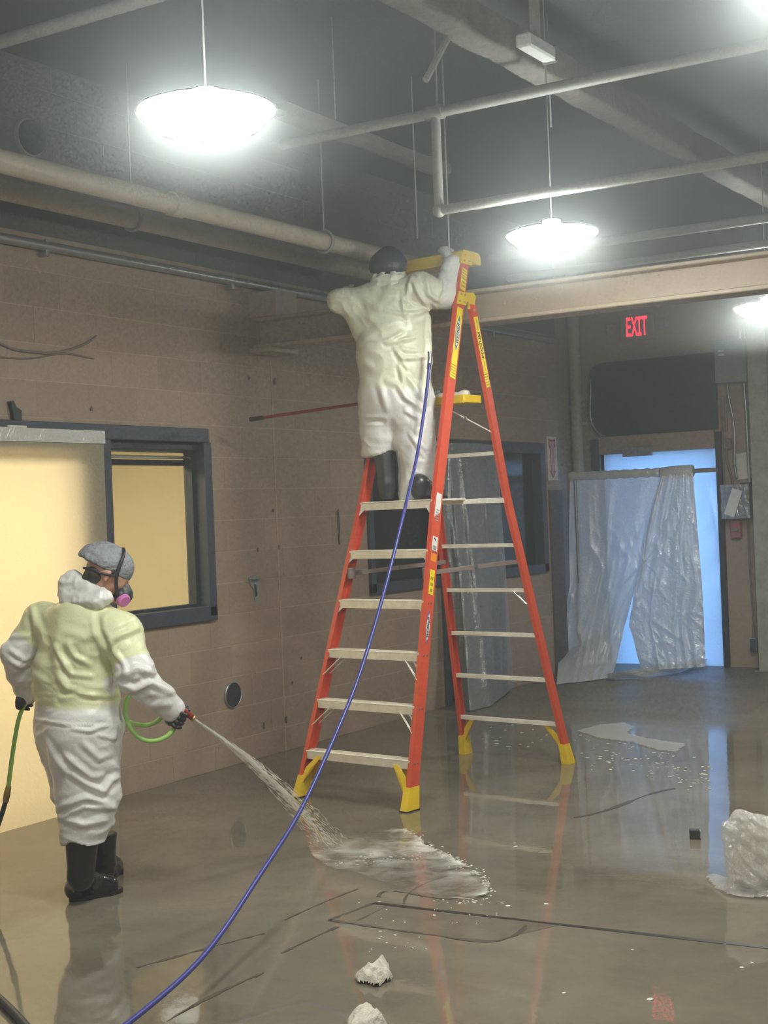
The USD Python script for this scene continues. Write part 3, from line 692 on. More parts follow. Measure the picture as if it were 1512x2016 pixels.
# top guard: yellow cap joining the front rails
zc0, zc1 = ZT - .082, ZT
w = fw_(ZT) + FL_
vt = fv_(ZT)
prof = Polygon([(vt - .012 - .026, zc0 - .0), (vt - .014, zc1 - .008), (vt + .0, zc1), (vt + .150, zc1 - .004), (vt + .178, zc1 - .022), (vt + .180, zc0 + .006), (vt + .120, zc0 + .008), (vt + .098, zc0 + .026), (vt + .084, zc0 + .022), (vt + .078, zc0 - .006)]).buffer(.003)
m = trimesh.creation.extrude_polygon(prof, 2 * w, engine='earcut')
cap = obj('guard_cap', frame_mesh(m, L(-w, 0, 0), LV, LZ, LU), 'yellow', lad, False)
obj('cap_bolt', cat([cyl(L(w - .001, vt + dv, zz), L(w + .006, vt + dv, zz), .006, 8) for dv, zz in ((.01, zc1 - .030), (.060, zc1 - .030), (.0, zc1 - .066), (.052, zc1 - .066))]), 'dark_yellow_print', cap)
# tool tray between the rails, with two stays
zt = 2.475
vr = rv_(zt)
wt = rw_(zt) - .02
tray = obj('tool_tray', to_l(cat(bbx(-wt, wt, vr - .20, vr - .185, zt - .055, zt, .004), bbx(-wt, wt, vr - .02, vr - .005, zt - .05, zt, .004), bbx(-wt, -wt + .012, vr - .19, vr - .01, zt - .05, zt, .004),
    bbx(wt - .012, wt, vr - .19, vr - .01, zt - .05, zt, .004), bx(-wt + .01, wt - .01, vr - .19, vr - .01, zt - .045, zt - .035))), 'yellow', lad, False)
for s in (1, -1):
    a_ = L(s * .03, vr - .195, zt - .04); b_ = L(s * (rw_(2.24) - .0), rv_(2.24) + .01, 2.235)
    sy = obj('tray_stay', bar(a_, b_, .016, .004, LV), 'alu', lad)
    obj('stay_joint', cyl((a_ + b_) / 2 - LV * .01, (a_ + b_) / 2 + LV * .006, .013, 10), 'alu_bright', sy)
# labels on the outside of the right-hand front rail and rear rail
def decal_frame(front, z, dv):
    """origin on the outer web, X along the rail upwards, Y across"""
    if front: o = L(fw_(z) - .008 + FL_ + .0006, fv_(z) + dv, z); o2 = L(fw_(z + .5) - .008 + FL_ + .0006, fv_(z + .5) + dv, z + .5)
    else: o = L(rw_(z) - .008 + .030 + .0006, rv_(z) + dv, z); o2 = L(rw_(z + .5) - .008 + .030 + .0006, rv_(z + .5) + dv, z + .5)
    X = (o2 - o) / np.linalg.norm(o2 - o); Z = LU - X * (LU @ X); Z /= np.linalg.norm(Z); Y = np.cross(Z, X)
    return o, X, Y
def decal(front, zmid, length, height, shape, mt, parent, lift=0., dv=None, t=.0008):
    d = (FD if front else .062) / 2 if dv is None else dv
    o, X, Y = decal_frame(front, zmid, d); Z = np.cross(X, Y)
    if isinstance(shape, str):
        m = meshkit.text_mesh(shape, height, t, bold=True); b = m.bounds; m.apply_translation(-(b[0] + b[1]) / 2 * [1, 1, 0]); 
        if length: m.apply_scale([length / (b[1][0] - b[0][0]), 1, 1])
        sh_ = np.eye(4); sh_[0, 1] = .22; m.apply_transform(sh_)
        return obj('lettering', frame_mesh(m, o + Z * lift, X, Y, Z), mt, parent, False)
    return obj(shape[0], frame_mesh(trimesh.creation.extrude_polygon(shape[1], t, engine='earcut'), o + Z * lift, X, Y, Z), mt, parent, False)
def rect(l, h, cx=0, cy=0): return sbox(cx - l / 2, cy - h / 2, cx + l / 2, cy + h / 2)
def lens(l, h):
    a = np.linspace(-1, 1, 25); return Polygon(list(zip(a * l / 2, (1 - a ** 2) * h / 2)) + list(zip(a[::-1] * l / 2, -(1 - a[::-1] ** 2) * h / 2)))
FRr = rails['f', 1]; RRr = rails['r', 1]
def zpx(front, py):   # height on the rail seen at this picture row
    zs = np.linspace(0, 3.5, 701); P = np.array([L(fw_(z) + .02, fv_(z) + .04, z) if front else L(rw_(z) + .02, rv_(z) + .03, z) for z in zs]); q = P - EYE
    y = 1008 - FPX * (q @ UP) / (q @ FW); return float(np.interp(-py, -y, zs))
# upper yellow warning label, big yellow label with the maker's oval, stripes
zA = zpx(True, 572); zB_ = zpx(True, 528); ln = (zB_ - zA)
decal(True, (zA + zB_) / 2, 0, 0, ('upper_label', rect(ln, .056)), 'yellow_label', FRr)
for k in range(4): decal(True, zB_ - .018 - .018 * k, 0, 0, ('label_stripe', rect(.005, .052)), 'dark_yellow_print', FRr, .0009)
for k in range(3): decal(True, zA + .03 + .025 * k, 0, 0, ('small_print', rect(.010, .034)), 'dark_yellow_print', FRr, .0009)
zA, zB_ = zpx(True, 747), zpx(True, 603)
decal(True, (zA + zB_) / 2, 0, 0, ('oval_label', rect(zB_ - zA, .058)), 'yellow_label', FRr)
zm = zpx(True, 656)
decal(True, zm, 0, 0, ('oval_border', lens(.235, .044)), 'blue_print', FRr, .0009)
decal(True, zm, 0, 0, ('oval', Polygon(np.array(lens(.21, .036).exterior.coords)).intersection(rect(.165, .1))), 'white_label', FRr, .0018)
decal(True, zm, .135, .022, 'WERNER', 'black_print', FRr, .0027)
for k in range(6): decal(True, zA + .008 + .017 * k, 0, 0, ('label_stripe', rect(.006, .054)), 'dark_yellow_print', FRr, .0009)
# white data labels
zA, zB_ = zpx(True, 1031), zpx(True, 970)
decal(True, (zA + zB_) / 2, 0, 0, ('data_label', rect(zB_ - zA, .052)), 'white_label', FRr)
for k in range(5): decal(True, zA + .02 + .016 * k, 0, 0, ('small_print', rect(.007, .034)), 'grey_print', FRr, .0009)
decal(True, zB_ - .055, 0, 0, ('small_print', rect(.04, .006, 0, -.015)), 'black_print', FRr, .0009)
zA, zB_ = zpx(True, 1085), zpx(True, 1056)
decal(True, (zA + zB_) / 2, 0, 0, ('warning_label', rect(zB_ - zA, .052)), 'white_label', FRr)
decal(True, zB_ - .02, 0, 0, ('pictogram', Polygon([(-.012, -.014), (.012, .004), (.006, .014), (-.004, .004)])), 'black_print', FRr, .0009)
decal(True, zA + .02, 0, 0, ('small_print', rect(.026, .036)), 'grey_print', FRr, .0009)
zA, zB_ = zpx(True, 1106), zpx(True, 1089)
decal(True, (zA + zB_) / 2, 0, 0, ('orange_label', rect(zB_ - zA, .054)), 'orange_label', FRr)
zA, zB_ = zpx(True, 1172), zpx(True, 1121)
decal(True, (zA + zB_) / 2, 0, 0, ('yellow_tag', rect(zB_ - zA, .046)), 'yellow_label', FRr)
for k in range(3): decal(True, zA + .03 + .035 * k, 0, 0, ('small_print', rect(.018, .026)), 'dark_yellow_print', FRr, .0009)
zm = zpx(True, 1235)
decal(True, zm, 0, 0, ('oval_border', lens(.215, .034)), 'blue_print', FRr, .0)
decal(True, zm, 0, 0, ('oval', lens(.17, .030)), 'white_label', FRr, .0009)
decal(True, zm, .125, .017, 'WERNER', 'black_print', FRr, .0018)
# rear rail label
zA, zB_ = zpx(False, 765), zpx(False, 622)
decal(False, (zA + zB_) / 2, 0, 0, ('rail_label', rect(zB_ - zA, .044)), 'yellow_label', RRr)
zm = zpx(False, 680)
decal(False, zm, .17, .022, 'PODIUM', 'black_print', RRr, .0009)
for dz in (.13, -.13): decal(False, zm + dz, 0, 0, ('line_print', rect(.07, .004)), 'dark_yellow_print', RRr, .0009)
for k in range(6): decal(False, zA + .008 + .017 * k, 0, 0, ('label_stripe', rect(.006, .040)), 'dark_yellow_print', RRr, .0009)

# things lying on the tool tray
c = L(.035, vr - .10, zt - .035 + .036)
P = []
for k, t in enumerate(np.linspace(-.17, .17, 18)):
    P.append(c + LU * t + LZ * .004 * math.sin(k * 1.3) + LV * .008 * math.sin(k * .8))
m = tube(P, [.020 + .012 * (k / 17) + .003 * math.sin(k * 2.1) for k in range(18)], 14)
tr = thing('rolled_cloth', 'rolled white cloth lying on the yellow ladder tray', 'cloth')
obj('roll', displace(m, lambda v: .004 * (ridged(v * 30, 2, 3) - .5)), 'paper', tr, True)
pe = L(-.11, vr - .165, zt + .055)
pa = at(492, 826, 9.72); pm = at(866, 772, (pe - EYE) @ FW)
pole = thing('red_pole', 'thin red pole with dark ends passing behind the man on the ladder', 'pole')
dd = (pm - pa) / np.linalg.norm(pm - pa)
obj('shaft', cyl(pa + dd * .09, pm - dd * .05, .011, 12), 'red_plastic', pole)
obj('grip', cyl(pa, pa + dd * .10, .015, 12), 'mask_black', pole)
obj('tip', cyl(pm - dd * .06, pm, .013, 12), 'box_grey', pole)
# ------------------------------------------------------------------ people
def V3(*a): return np.array(a, float)
def room(a, b, z): return a * _r + b * _f * V3(1, 1, 0) + z * V3(0, 0, 1)     # right / away / up directions
def unit(v): v = np.asarray(v, float); return v / np.linalg.norm(v)
def tint_obj(name, m, tint, parent, matn='tyvek'):
    return obj(name, m, matn, parent, True, prim={'tint': (tint, Sdf.ValueTypeNames.FloatArray)})
def folds(v, amp, sx, sz, seed, oct=3):
    q = np.stack([v[:, 0] * sx, v[:, 1] * sx, v[:, 2] * sz], -1); w = meshkit.noise(v * 3.1, seed + 50)
    return amp * (ridged(q + 1.2 * np.stack([w, w * 0, w], -1), oct, seed) - .55)
def px_of(v):
    q = v - EYE; d = q @ FW; return np.stack([756 + FPX * (q @ RT) / d, 1008 - FPX * (q @ UP) / d], -1)
def fold_lines(m, lines):
    """raised creases of the cloth along polylines, on the side that faces the hall"""
    v = np.array(m.vertices); n = np.array(m.vertex_normals); to = EYE - v; to /= np.linalg.norm(to, axis=1)[:, None]
    face = np.clip((n * to).sum(1) * 2.5, 0, 1); p = px_of(v); out = np.zeros(len(v))
    for pts, amp, w in lines:
        pts = np.array(pts, float); L_ = np.r_[0, np.cumsum(np.linalg.norm(np.diff(pts, axis=0), axis=1))]; best = np.full(len(v), 1e9); tb = np.zeros(len(v))
        for k in range(len(pts) - 1):
            d = pts[k + 1] - pts[k]; t = np.clip(((p - pts[k]) @ d) / (d @ d), 0, 1); e = np.linalg.norm(p - pts[k] - t[:, None] * d, axis=1)
            b = e < best; best = np.where(b, e, best); tb = np.where(b, (L_[k] + t * (L_[k + 1] - L_[k])) / L_[-1], tb)
        x = best / w; out += amp * (np.exp(-x ** 2) - .45 * np.exp(-((x - 1.9) / .9) ** 2)) * np.sqrt(np.clip(np.sin(np.pi * (.06 + .88 * tb)), 0, 1))
    return trimesh.Trimesh(v + n * (out * face)[:, None], m.faces, process=False)
def broad(v, amp, f, seed): return amp * (meshkit.fbm(v * f, 2, seed) - .5)
def crease(v, amp, f, seed):
    w = np.stack([meshkit.noise(v * 2.6, seed + k) for k in (60, 61, 62)], -1) - .5
    return amp * (ridged(v * np.array(f) + 2.2 * w, 2, seed) ** 3 - .25)
def axes_of(ax, hint):
    z = unit(ax); x = unit(hint - z * (hint @ z)); return x, np.cross(z, x), z
def fist(center, axis, palm_dir, wrist, rh, fr=.0098, rw=.033, flip=1):
    """a gloved hand closed around a rod: axis = rod direction (index-finger end), palm_dir = from the rod to the palm"""
    x, y, z = axes_of(axis, palm_dir); y = y * flip
    P = lambda ang, r, h: center + r * (math.cos(math.radians(ang)) * x + math.sin(math.radians(ang)) * y) + h * z
    rr = rh + fr * 1.05
    parts = []
    for h in (-.030, -.010, .010, .030): parts.append((P(0, rr + .010, h), P(-38, rr + .006, h), .017, .014, None, None, .012))
    parts.append((wrist, P(8, rr + .014, -.004), rw, .024, None, None, .02))
    parts.append((wrist, P(10, rr + .016, .022), rw * .9, .020, None, None, .02))
    for i, h in enumerate((.033, .011, -.011, -.032)):                       # index .. little finger
        ln = (1.0, 1.06, 1.0, .86)[i]; r0 = fr * (1.05, 1.08, 1.02, .92)[i]
        a = [-30, -30 - 62 * ln, -30 - 118 * ln, -30 - 165 * ln]
        for k in range(3): parts.append((P(a[k], rr, h), P(a[k + 1], rr, h * .97), r0 * (1.08 - .06 * k), r0 * (1.02 - .08 * k), None, None, .004))
    parts.append((P(15, rr + .012, .024), P(62, rr + .010, .048), .014, .0125, None, None, .010))
    parts.append((P(62, rr + .010, .048), P(108, rr + .004, .056), .0125, .0112, None, None, .004))
    parts.append((P(108, rr + .004, .056), P(150, rr, .052), .0112, .0098, None, None, .004))
    return build_sdf(parts, .0036, .015, .006, it=3)
def head_parts(c, F, Lf, U):
    q = lambda f, l, u: c + F * f + Lf * l + U * u
    P = [(q(-.020, 0, .012), q(.018, 0, .015), .086, .082), (q(.03, 0, -.02), q(.052, 0, -.085), .068, .036), (q(.0, 0, -.03), q(.02, 0, -.08), .066, .045)]
    P += [(q(.086, 0, .0), q(.112, 0, -.038), .010, .015, None, None, .012), (q(.075, .028, .012), q(.075, -.028, .012), .018, .018, None, None, .015)]   # nose, brow
    P += [(q(.082, .016, -.068), q(.082, -.016, -.068), .010, .010, None, None, .010), (q(.070, .0, -.098), q(.078, 0, -.098), .016, .016, None, None, .02)]   # lips, chin
    for s in (1, -1):
        P += [(q(.062, s * .042, -.030), q(.045, s * .052, -.045), .020, .018, None, None, .015)]
        P += [(q(-.004, s * .082, .008), q(-.010, s * .086, -.030), .015, .010, None, None, .006)]                                                       # ear
    return P
def boots(parent, ankle_top, ankle, heel, toe, floor_z, matn, name='boot', r_top=.074):
    d = unit((toe - heel) * V3(1, 1, 0)); s = np.cross(V3(0, 0, 1), d)
    H = heel + V3(0, 0, .055); T = toe + V3(0, 0, .040)
    parts = [(ankle_top, ankle, r_top, .060), (ankle, H, .058, .050), (H, H * .35 + T * .65, .050, .050, .9, s, .03), (H * .35 + T * .65, T - d * .03, .050, .046), (ankle, H * .45 + T * .55 + V3(0, 0, .015), .05, .045)]
    def post(P, D):
        D = np.maximum(D, (floor_z + .012) - P[:, 2]); n = unit(ankle_top - ankle); top = (P - ankle_top) @ n.astype(np.float32) - .0
        return np.maximum(D, top)
    b = obj(name, build_sdf(parts, .0065, .03, .02, post, 3), matn, parent, True)
    a = np.linspace(0, 2 * np.pi, 33)[:-1]
    ln = np.linalg.norm(toe - heel); pts = []
    for t in a:
        f = math.cos(t); w = .050 + .006 * f; L_ = (ln / 2 + .036)
        x_ = f * L_; y_ = math.sin(t) * w * (1 if abs(f) < .99 else 1); pts.append((x_, y_ * (1.0 - .25 * (abs(f) < .35))))
    mid = (heel + toe) / 2; mid[2] = floor_z
    obj('sole', extrude(Polygon(pts).buffer(.004), .022, mid, d, s), 'rubber_black', b, False)
    return b

# ---- the person on the floor, seen from behind, turned to the right, spraying
D0 = 6.51
A = lambda px, py, b=0.: at(px, py, D0 + b)
Fp = unit(room(.6, .8, 0)); Rp = unit(room(.8, -.6, 0)); Lp = -Rp
p1 = thing('person', 'person in lime and white coverall with grey cap, hosing the floor beside the lit doorway', 'person')
lsh, lel, lwr = A(84, 1222, .25), A(31, 1292, .22), A(54, 1366, .34)
rsh, rel, rwr = A(236, 1250, -.02), A(268, 1328, -.10), A(338, 1396, .02)
hip, wai, che, nek = A(152, 1422, .10), A(148, 1338, .10), A(158, 1262, .09), A(176, 1196, .10)
rk, rh_, lk, lh_ = A(172, 1560, .03), A(164, 1652, .0), A(160, 1550, .27), A(188, 1640, .33)
cover = [(hip, wai, .222, .218, .70, Fp, .05), (wai, che, .215, .212, .70, Fp, .05), (che, nek, .195, .085, .72, Fp, .05), (lsh, rsh, .095, .10, None, None, .06),
         (lsh, lel, .088, .070, None, None, .03), (lel, lwr, .070, .046, None, None, .02), (rsh, rel, .100, .080, None, None, .03), (rel, rwr, .080, .054, None, None, .025),
         (A(166, 1442, .03), rk, .178, .142, None, None, .05), (rk, rh_, .140, .102, None, None, .03), (A(140, 1440, .17), lk, .170, .132, None, None, .04), (lk, lh_, .130, .098, None, None, .03)]
def cut1(P, D):
    P = P.astype(np.float32); zc = rh_[2] - .005 + .012 * np.sin(P[:, 0] * 40)
    return np.maximum(D, zc - P[:, 2])
cm = build_sdf(cover, .0085, .05, .03, cut1, 2)
def seg_t(v, a, b): return np.clip(((v - a) @ (b - a)) / ((b - a) @ (b - a)), 0, 1)
def seg_d(v, a, b): t = seg_t(v, a, b); return np.linalg.norm(v - a - t[:, None] * (b - a), axis=1)
def disp1(v):
    z = v[:, 2]; low = np.clip((.75 - z) / .5, 0, 1); d = broad(v, .020, 4.5, 3) + crease(v, .011, (5, 5, 9), 5) 
    d += low * .016 * (ridged(np.stack([v[:, 0] * 3.5, v[:, 1] * 3.5, z * 15 + 1.5 * v[:, 0]], -1), 2, 9) - .5)
    na = np.exp(-(np.linalg.norm(v - rel, axis=1) / .14) ** 2) + np.exp(-(np.linalg.norm(v - lel, axis=1) / .12) ** 2)
    ax = unit(rwr - rsh); d += na * .015 * (ridged(np.stack([(v - rel) @ ax * 17, v[:, 0] * 3, z * 3], -1), 2, 12) - .5)
    wz = np.exp(-((z - wai[2]) / .10) ** 2); d += wz * .013 * (ridged(np.stack([v[:, 0] * 3, v[:, 1] * 3, z * 11 + 5 * v[:, 0]], -1), 2, 15) - .5)
    return d
cm = displace(cm, disp1); c1 = lambda *q: [(x * .3905, 1024 + y * .3905) for x, y in q]
cm = fold_lines(cm, [(c1((490, 470), (500, 560), (545, 650), (560, 760)), -.010, 6), (c1((280, 640), (330, 730), (360, 775), (460, 790)), .011, 5), (c1((340, 625), (380, 690), (450, 725)), .009, 5),
    (c1((540, 640), (570, 600), (690, 545)), .012, 6), (c1((560, 650), (625, 720), (640, 800)), .008, 5), (c1((150, 1000), (330, 1030), (590, 1040)), .006, 3), (c1((360, 1050), (450, 1062), (530, 1040)), .010, 4),
    (c1((500, 1085), (580, 1102), (590, 1045)), .007, 3.5), (c1((330, 1190), (460, 1300), (510, 1290)), .011, 6), (c1((370, 1285), (440, 1330), (520, 1372), (560, 1310), (635, 1280)), .015, 6),
    (c1((295, 1450), (440, 1400), (570, 1440)), .014, 6), (c1((290, 1505), (420, 1445), (585, 1455)), .012, 5), (c1((300, 1500), (420, 1535), (530, 1512)), .012, 6), (c1((190, 1090), (260, 1180), (330, 1270)), .010, 7),
    (c1((600, 790), (690, 745), (765, 770)), .013, 6), (c1((650, 865), (760, 820), (865, 865)), .012, 6), (c1((690, 905), (760, 935), (850, 930)), .010, 6), (c1((600, 830), (680, 850), (720, 830)), .010, 5),
    (c1((45, 650), (115, 705)), .010, 5), (c1((55, 710), (115, 745)), .009, 5), (c1((60, 590), (145, 580)), .010, 5), (c1((150, 400), (190, 560), (215, 640)), .010, 6), (c1((250, 480), (230, 640), (250, 820)), -.012, 12),
    (c1((310, 900), (400, 880), (560, 890)), .007, 5), (c1((420, 1130), (500, 1200), (560, 1180)), .008, 6), (c1((290, 780), (340, 850), (470, 880)), .009, 6), (c1((330, 560), (430, 590), (490, 570)), .007, 8)])
def tint1(v):
    nz = .06 * (meshkit.fbm(v * 7, 3, 4) - .5)
    t = np.clip((v[:, 2] + nz - A(150, 1395)[2]) / .03, 0, 1)
    onr = (seg_d(v, rel, rwr) < .12) & (seg_t(v, rel, rwr) > 0); onr2 = seg_d(v, rsh, rel) + 0 < seg_d(v, wai, che) - .08
    t = np.where(onr | (onr2 & (seg_t(v, rsh, rel) > .72 + nz)), 0, t)
    onl = (seg_d(v, lel, lwr) < .09) | ((seg_d(v, lsh, lel) < .10) & (seg_t(v, lsh, lel) > .55 + nz) & (seg_d(v, wai, che) > .20))
    return np.where(onl, 0, t) * (.80 + .3 * (meshkit.fbm(v * 4, 2, 8) - .5))
tint_obj('coverall', cm, tint1(np.array(cm.vertices)), p1)
hood = [(A(142, 1152, .10), A(207, 1176, -.01), .046, .030), (A(140, 1150, .12), A(205, 1166, .22), .044, .034), (A(136, 1174, .08), A(190, 1184, -.02), .044, .030), (A(142, 1140, .10), A(176, 1160, .04), .024, .030), (A(128, 1168, .09), A(140, 1140, .10), .030, .022)]
hm = displace(build_sdf(hood, .007, .03, .025, None, 2), lambda v: folds(v, .014, 9, 15, 21) + crease(v, .014, (12, 12, 16), 22))
tint_obj('hood', hm, np.zeros(len(hm.vertices)), p1)
# head looking along the picture's right, bent forward
hc = A(212, 1130, .09)
hF = unit(room(.88, .26, -.38)); hL = unit(np.cross(V3(0, 0, 1), hF)); hU = np.cross(hF, hL)
skin = [(hip, che, .10, .11), (che, nek, .10, .055), (nek, hc + hU * -.05, .052, .056), (lsh, lel, .045, .038), (lel, lwr, .036, .026), (rsh, rel, .05, .042), (rel, rwr, .04, .028),
        (A(166, 1442, .03), rk, .075, .055), (rk, rh_, .055, .04), (A(140, 1440, .17), lk, .075, .055), (lk, lh_, .055, .04), (lwr, lwr + (lwr - lel) * .3, .022, .014), (rwr, rwr + (rwr - rel) * .3, .024, .014)]
skin += head_parts(hc, hF, hL, hU)
obj('body', build_sdf(skin, .0075, .02, .015, None, 2), 'skin', p1, True)
hq = lambda f, l, u: hc + hF * f + hL * l + hU * u
obj('hair', build_sdf([(hq(-.045, 0, -.02), hq(-.062, 0, -.05), .066, .045), (hq(-.055, .045, -.02), hq(-.055, -.045, -.02), .040, .040), (hq(.01, -.083, .02), hq(.0, -.084, -.01), .012, .008), (hq(.01, .083, .02), hq(.0, .084, -.01), .012, .008)], .006, .02, .02), 'hair_dark', p1, True)
for s in (1, -1): obj('eye', trimesh.creation.icosphere(2, .012).apply_translation(hq(.080, s * .031, -.008)), 'white_label', p1, True)
capp = [(hq(-.045, 0, .035), hq(.022, 0, .040), .098, .088), (hq(-.085, 0, .035), hq(-.03, 0, .052), .068, .080)]
def cutcap(P, D): return np.maximum(D, (-(P - hc) @ hU + .012 + .16 * ((P - hc) @ hF) * -1).astype(np.float32))
cpm = displace(build_sdf(capp, .006, .03, .03, cutcap, 2), lambda v: np.where((v - hc) @ hF < .02, 1, .15) * folds(v, .012, 26, 26, 31))
capo = obj('cap', cpm, 'cap_grey', p1, True)
def band(pts, r, nm, mt, par): return obj(nm, tube(pts, r, 8, 24), mt, par, True)
band([hq(.068, -.062, -.075), hq(.040, -.088, -.02), hq(.028, -.094, .035), hq(.030, -.085, .085), hq(.028, -.035, .127), hq(.028, .035, .127), hq(.030, .085, .085), hq(.028, .094, .035), hq(.04, .088, -.02), hq(.068, .062, -.075)], .0085, 'strap', 'mask_black', p1)
band([hq(.034, -.088, .006), hq(-.03, -.094, -.006), hq(-.085, -.066, -.008), hq(-.112, 0, -.010), hq(-.085, .066, -.008), hq(-.03, .094, -.006), hq(.034, .088, .006)], .006, 'cap_band', 'mask_black', p1)
rsp = obj('respirator', build_sdf([(hq(.070, 0, -.045), hq(.112, 0, -.072), .042, .034), (hq(.088, -.030, -.075), hq(.088, .030, -.075), .036, .036), (hq(.098, 0, -.035), hq(.110, 0, -.05), .024, .028)], .005, .02, .015), 'mask_black', p1, True)
for s in (1, -1):
    a_ = hq(.095, s * .035, -.085); ax = unit(hF * .55 + hL * s * .75 - hU * .25)
    obj('filter', lathe([(0, .034), (.025, .034), (.031, .028), (.032, .006), (.026, 0), (0, 0)], a_, 24, ax), 'pink_filter', rsp)
# boots
boots(p1, A(162, 1636, .0), A(159, 1726, .0), onz(152, 1772), onz(226, 1757), 0.0, 'rubber_black', r_top=.080)
boots(p1, A(200, 1640, .36), A(202, 1700, .36), onz(204, 1738), onz(204, 1738) + room(.02, .21, 0), 0.0, 'rubber_black')
# spray gun and hands
g0, g1 = A(343, 1433, .02), A(360, 1398, .02); gt = A(381, 1415, .06)
gx = unit(g1 - g0)
gl = obj('glove', fist((g0 + g1) / 2 + gx * .0, gx, unit(rwr - (g0 + g1) / 2), rwr, .016, flip=-1), 'glove_black', p1, True)
gl2c = A(53, 1382, .34); hosedir = unit(A(46, 1402, .34) - A(58, 1362, .36))
obj('glove', fist(gl2c, -hosedir, unit(room(-.3, -.4, .6)), lwr, .015), 'glove_black', p1, True)
obj('cuff', tube([lwr, lwr + (gl2c - lwr) * .3], [.050, .046], 16), 'glove_black', p1, True)
obj('cuff', tube([rwr - unit(rwr - rel) * .02, rwr + unit(rwr - rel) * .018], [.050, .045], 16), 'glove_black', p1, True)
gun = thing('spray_nozzle', 'dark red hose nozzle held in the black gloved hand, jetting water', 'nozzle')
obj('grip', tube([g0, g1], [.013, .015], 14), 'red_plastic', gun, True)
obj('barrel', tube([g1, g1 + (gt - g1) * .45, gt], [.017, .016, .011], 14), 'red_plastic', gun, True)
obj('nozzle_ring', tube([gt - (gt - g1) * .15, gt], [.015, .014], 14), 'brass', gun, True)
# green hose
gh = thing('green_hose', 'lime green water hose looping from the nozzle around the sprayer', 'hose')
run = [A(8, 1592, .40), A(15, 1560, .39), A(20, 1520, .38), A(30, 1450, .36), gl2c, A(95, 1372, .46), A(160, 1392, .52), A(225, 1408, .42), A(266, 1425, .22), A(302, 1424, .15), A(322, 1402, .12), A(296, 1372, .10), A(258, 1366, .06), A(247, 1392, .02), A(256, 1432, -.01), A(282, 1456, -.02), A(312, 1457, -.01), g0]
obj('run', tube(run[1:], .0108, 10, 160), 'hose_green', gh, True)
cpl = obj('coupling', tube([A(17, 1548, .385), A(14, 1562, .39), A(11, 1578, .395)], [.014, .017, .015], 12), 'brass', gh, True)
obj('tail', tube([A(11, 1578, .395), A(2, 1608, .42), A(-30, 1680, .5), A(-80, 1745, .5), onz(-190, 1760, .012)], .0118, 10, 50), 'hose_dark', gh, True)

# ---- the person on the ladder, seen from behind
D2_ = 9.06
B = lambda px, py, b=0.: at(px, py, D2_ + b)
Fq = unit(room(-.12, .99, 0)); Rq = unit(room(.99, .12, 0))
p2 = thing('person', 'person in pale coverall and dark cap working overhead on the stepladder platform', 'person')
lsh, lel, lwr = B(728, 592, .05), B(667, 592, .05), B(676, 590, .32)
rsh, rel = B(828, 570, .0), B(874, 582, .08)
pr = L(.088, fv_(ZT) + .035, ZT - .040); rwr = pr + room(.03, -.11, -.045)
hip, wai, che, nek = B(778, 775, .03), B(776, 700, .04), B(776, 628, .05), B(772, 566, .06)
lk, lh_ = B(748, 850, .08), B(747, 893, .10); rk, rh_ = B(818, 870, .0), B(823, 978, .02)
cover = [(hip, wai, .228, .226, .78, Fq, .05), (wai, che, .226, .216, .76, Fq, .05), (che, nek, .205, .10, .75, Fq, .05), (lsh, rsh, .095, .095, None, None, .05),
         (lsh, lel, .105, .080, None, None, .04), (lel, lwr, .078, .06, None, None, .02), (B(688, 604, .03), B(732, 655, .04), .060, .11, None, None, .05), (rsh, rel, .105, .085, None, None, .04), (rel, rwr, .085, .060, None, None, .025),
         (B(746, 790, .06), lk, .135, .122, None, None, .05), (lk, lh_, .120, .112, None, None, .03), (B(812, 790, .02), rk, .145, .122, None, None, .05), (rk, rh_, .124, .118, None, None, .03)]
def cut2(P, D):
    left = ((P - B(783, 900)) @ Rq) < 0
    zc = np.where(left, lh_[2] + .015 * np.sin(((P - lh_) @ Rq) * 22), rh_[2] + .0 + .02 * np.sin(((P - rh_) @ Rq) * 18)); return np.maximum(D, (zc - P[:, 2]).astype(np.float32))
cm = build_sdf(cover, .010, .05, .03, cut2, 2)
def disp2(v):
    z = v[:, 2]; d = broad(v, .020, 4.5, 41) + crease(v, .010, (6, 6, 7), 43)
    wz = np.exp(-((z - B(776, 672)[2]) / .11) ** 2); d += wz * .022 * (ridged(np.stack([v[:, 0] * 5, v[:, 1] * 5, z * 9 - 5 * v[:, 0]], -1), 2, 45) - .5)
    c_ = B(838, 625); d += np.exp(-(np.linalg.norm(v - c_, axis=1) / .25) ** 2) * .022 * (ridged(np.stack([(v - c_) @ Rq * 4 + (z - c_[2]) * 7, (v - c_) @ Rq * 9 - (z - c_[2]) * 3, v[:, 1] * 2], -1), 2, 47) - .5)
    low = np.clip((2.45 - z) / .4, 0, 1); d += low * .014 * (ridged(np.stack([v[:, 0] * 10, v[:, 1] * 10, z * 3.5], -1), 2, 49) - .5)
    return d
cm = displace(cm, disp2)
c2 = lambda *q: [(590 + x * .2932, 433 + y * .2932) for x, y in q]
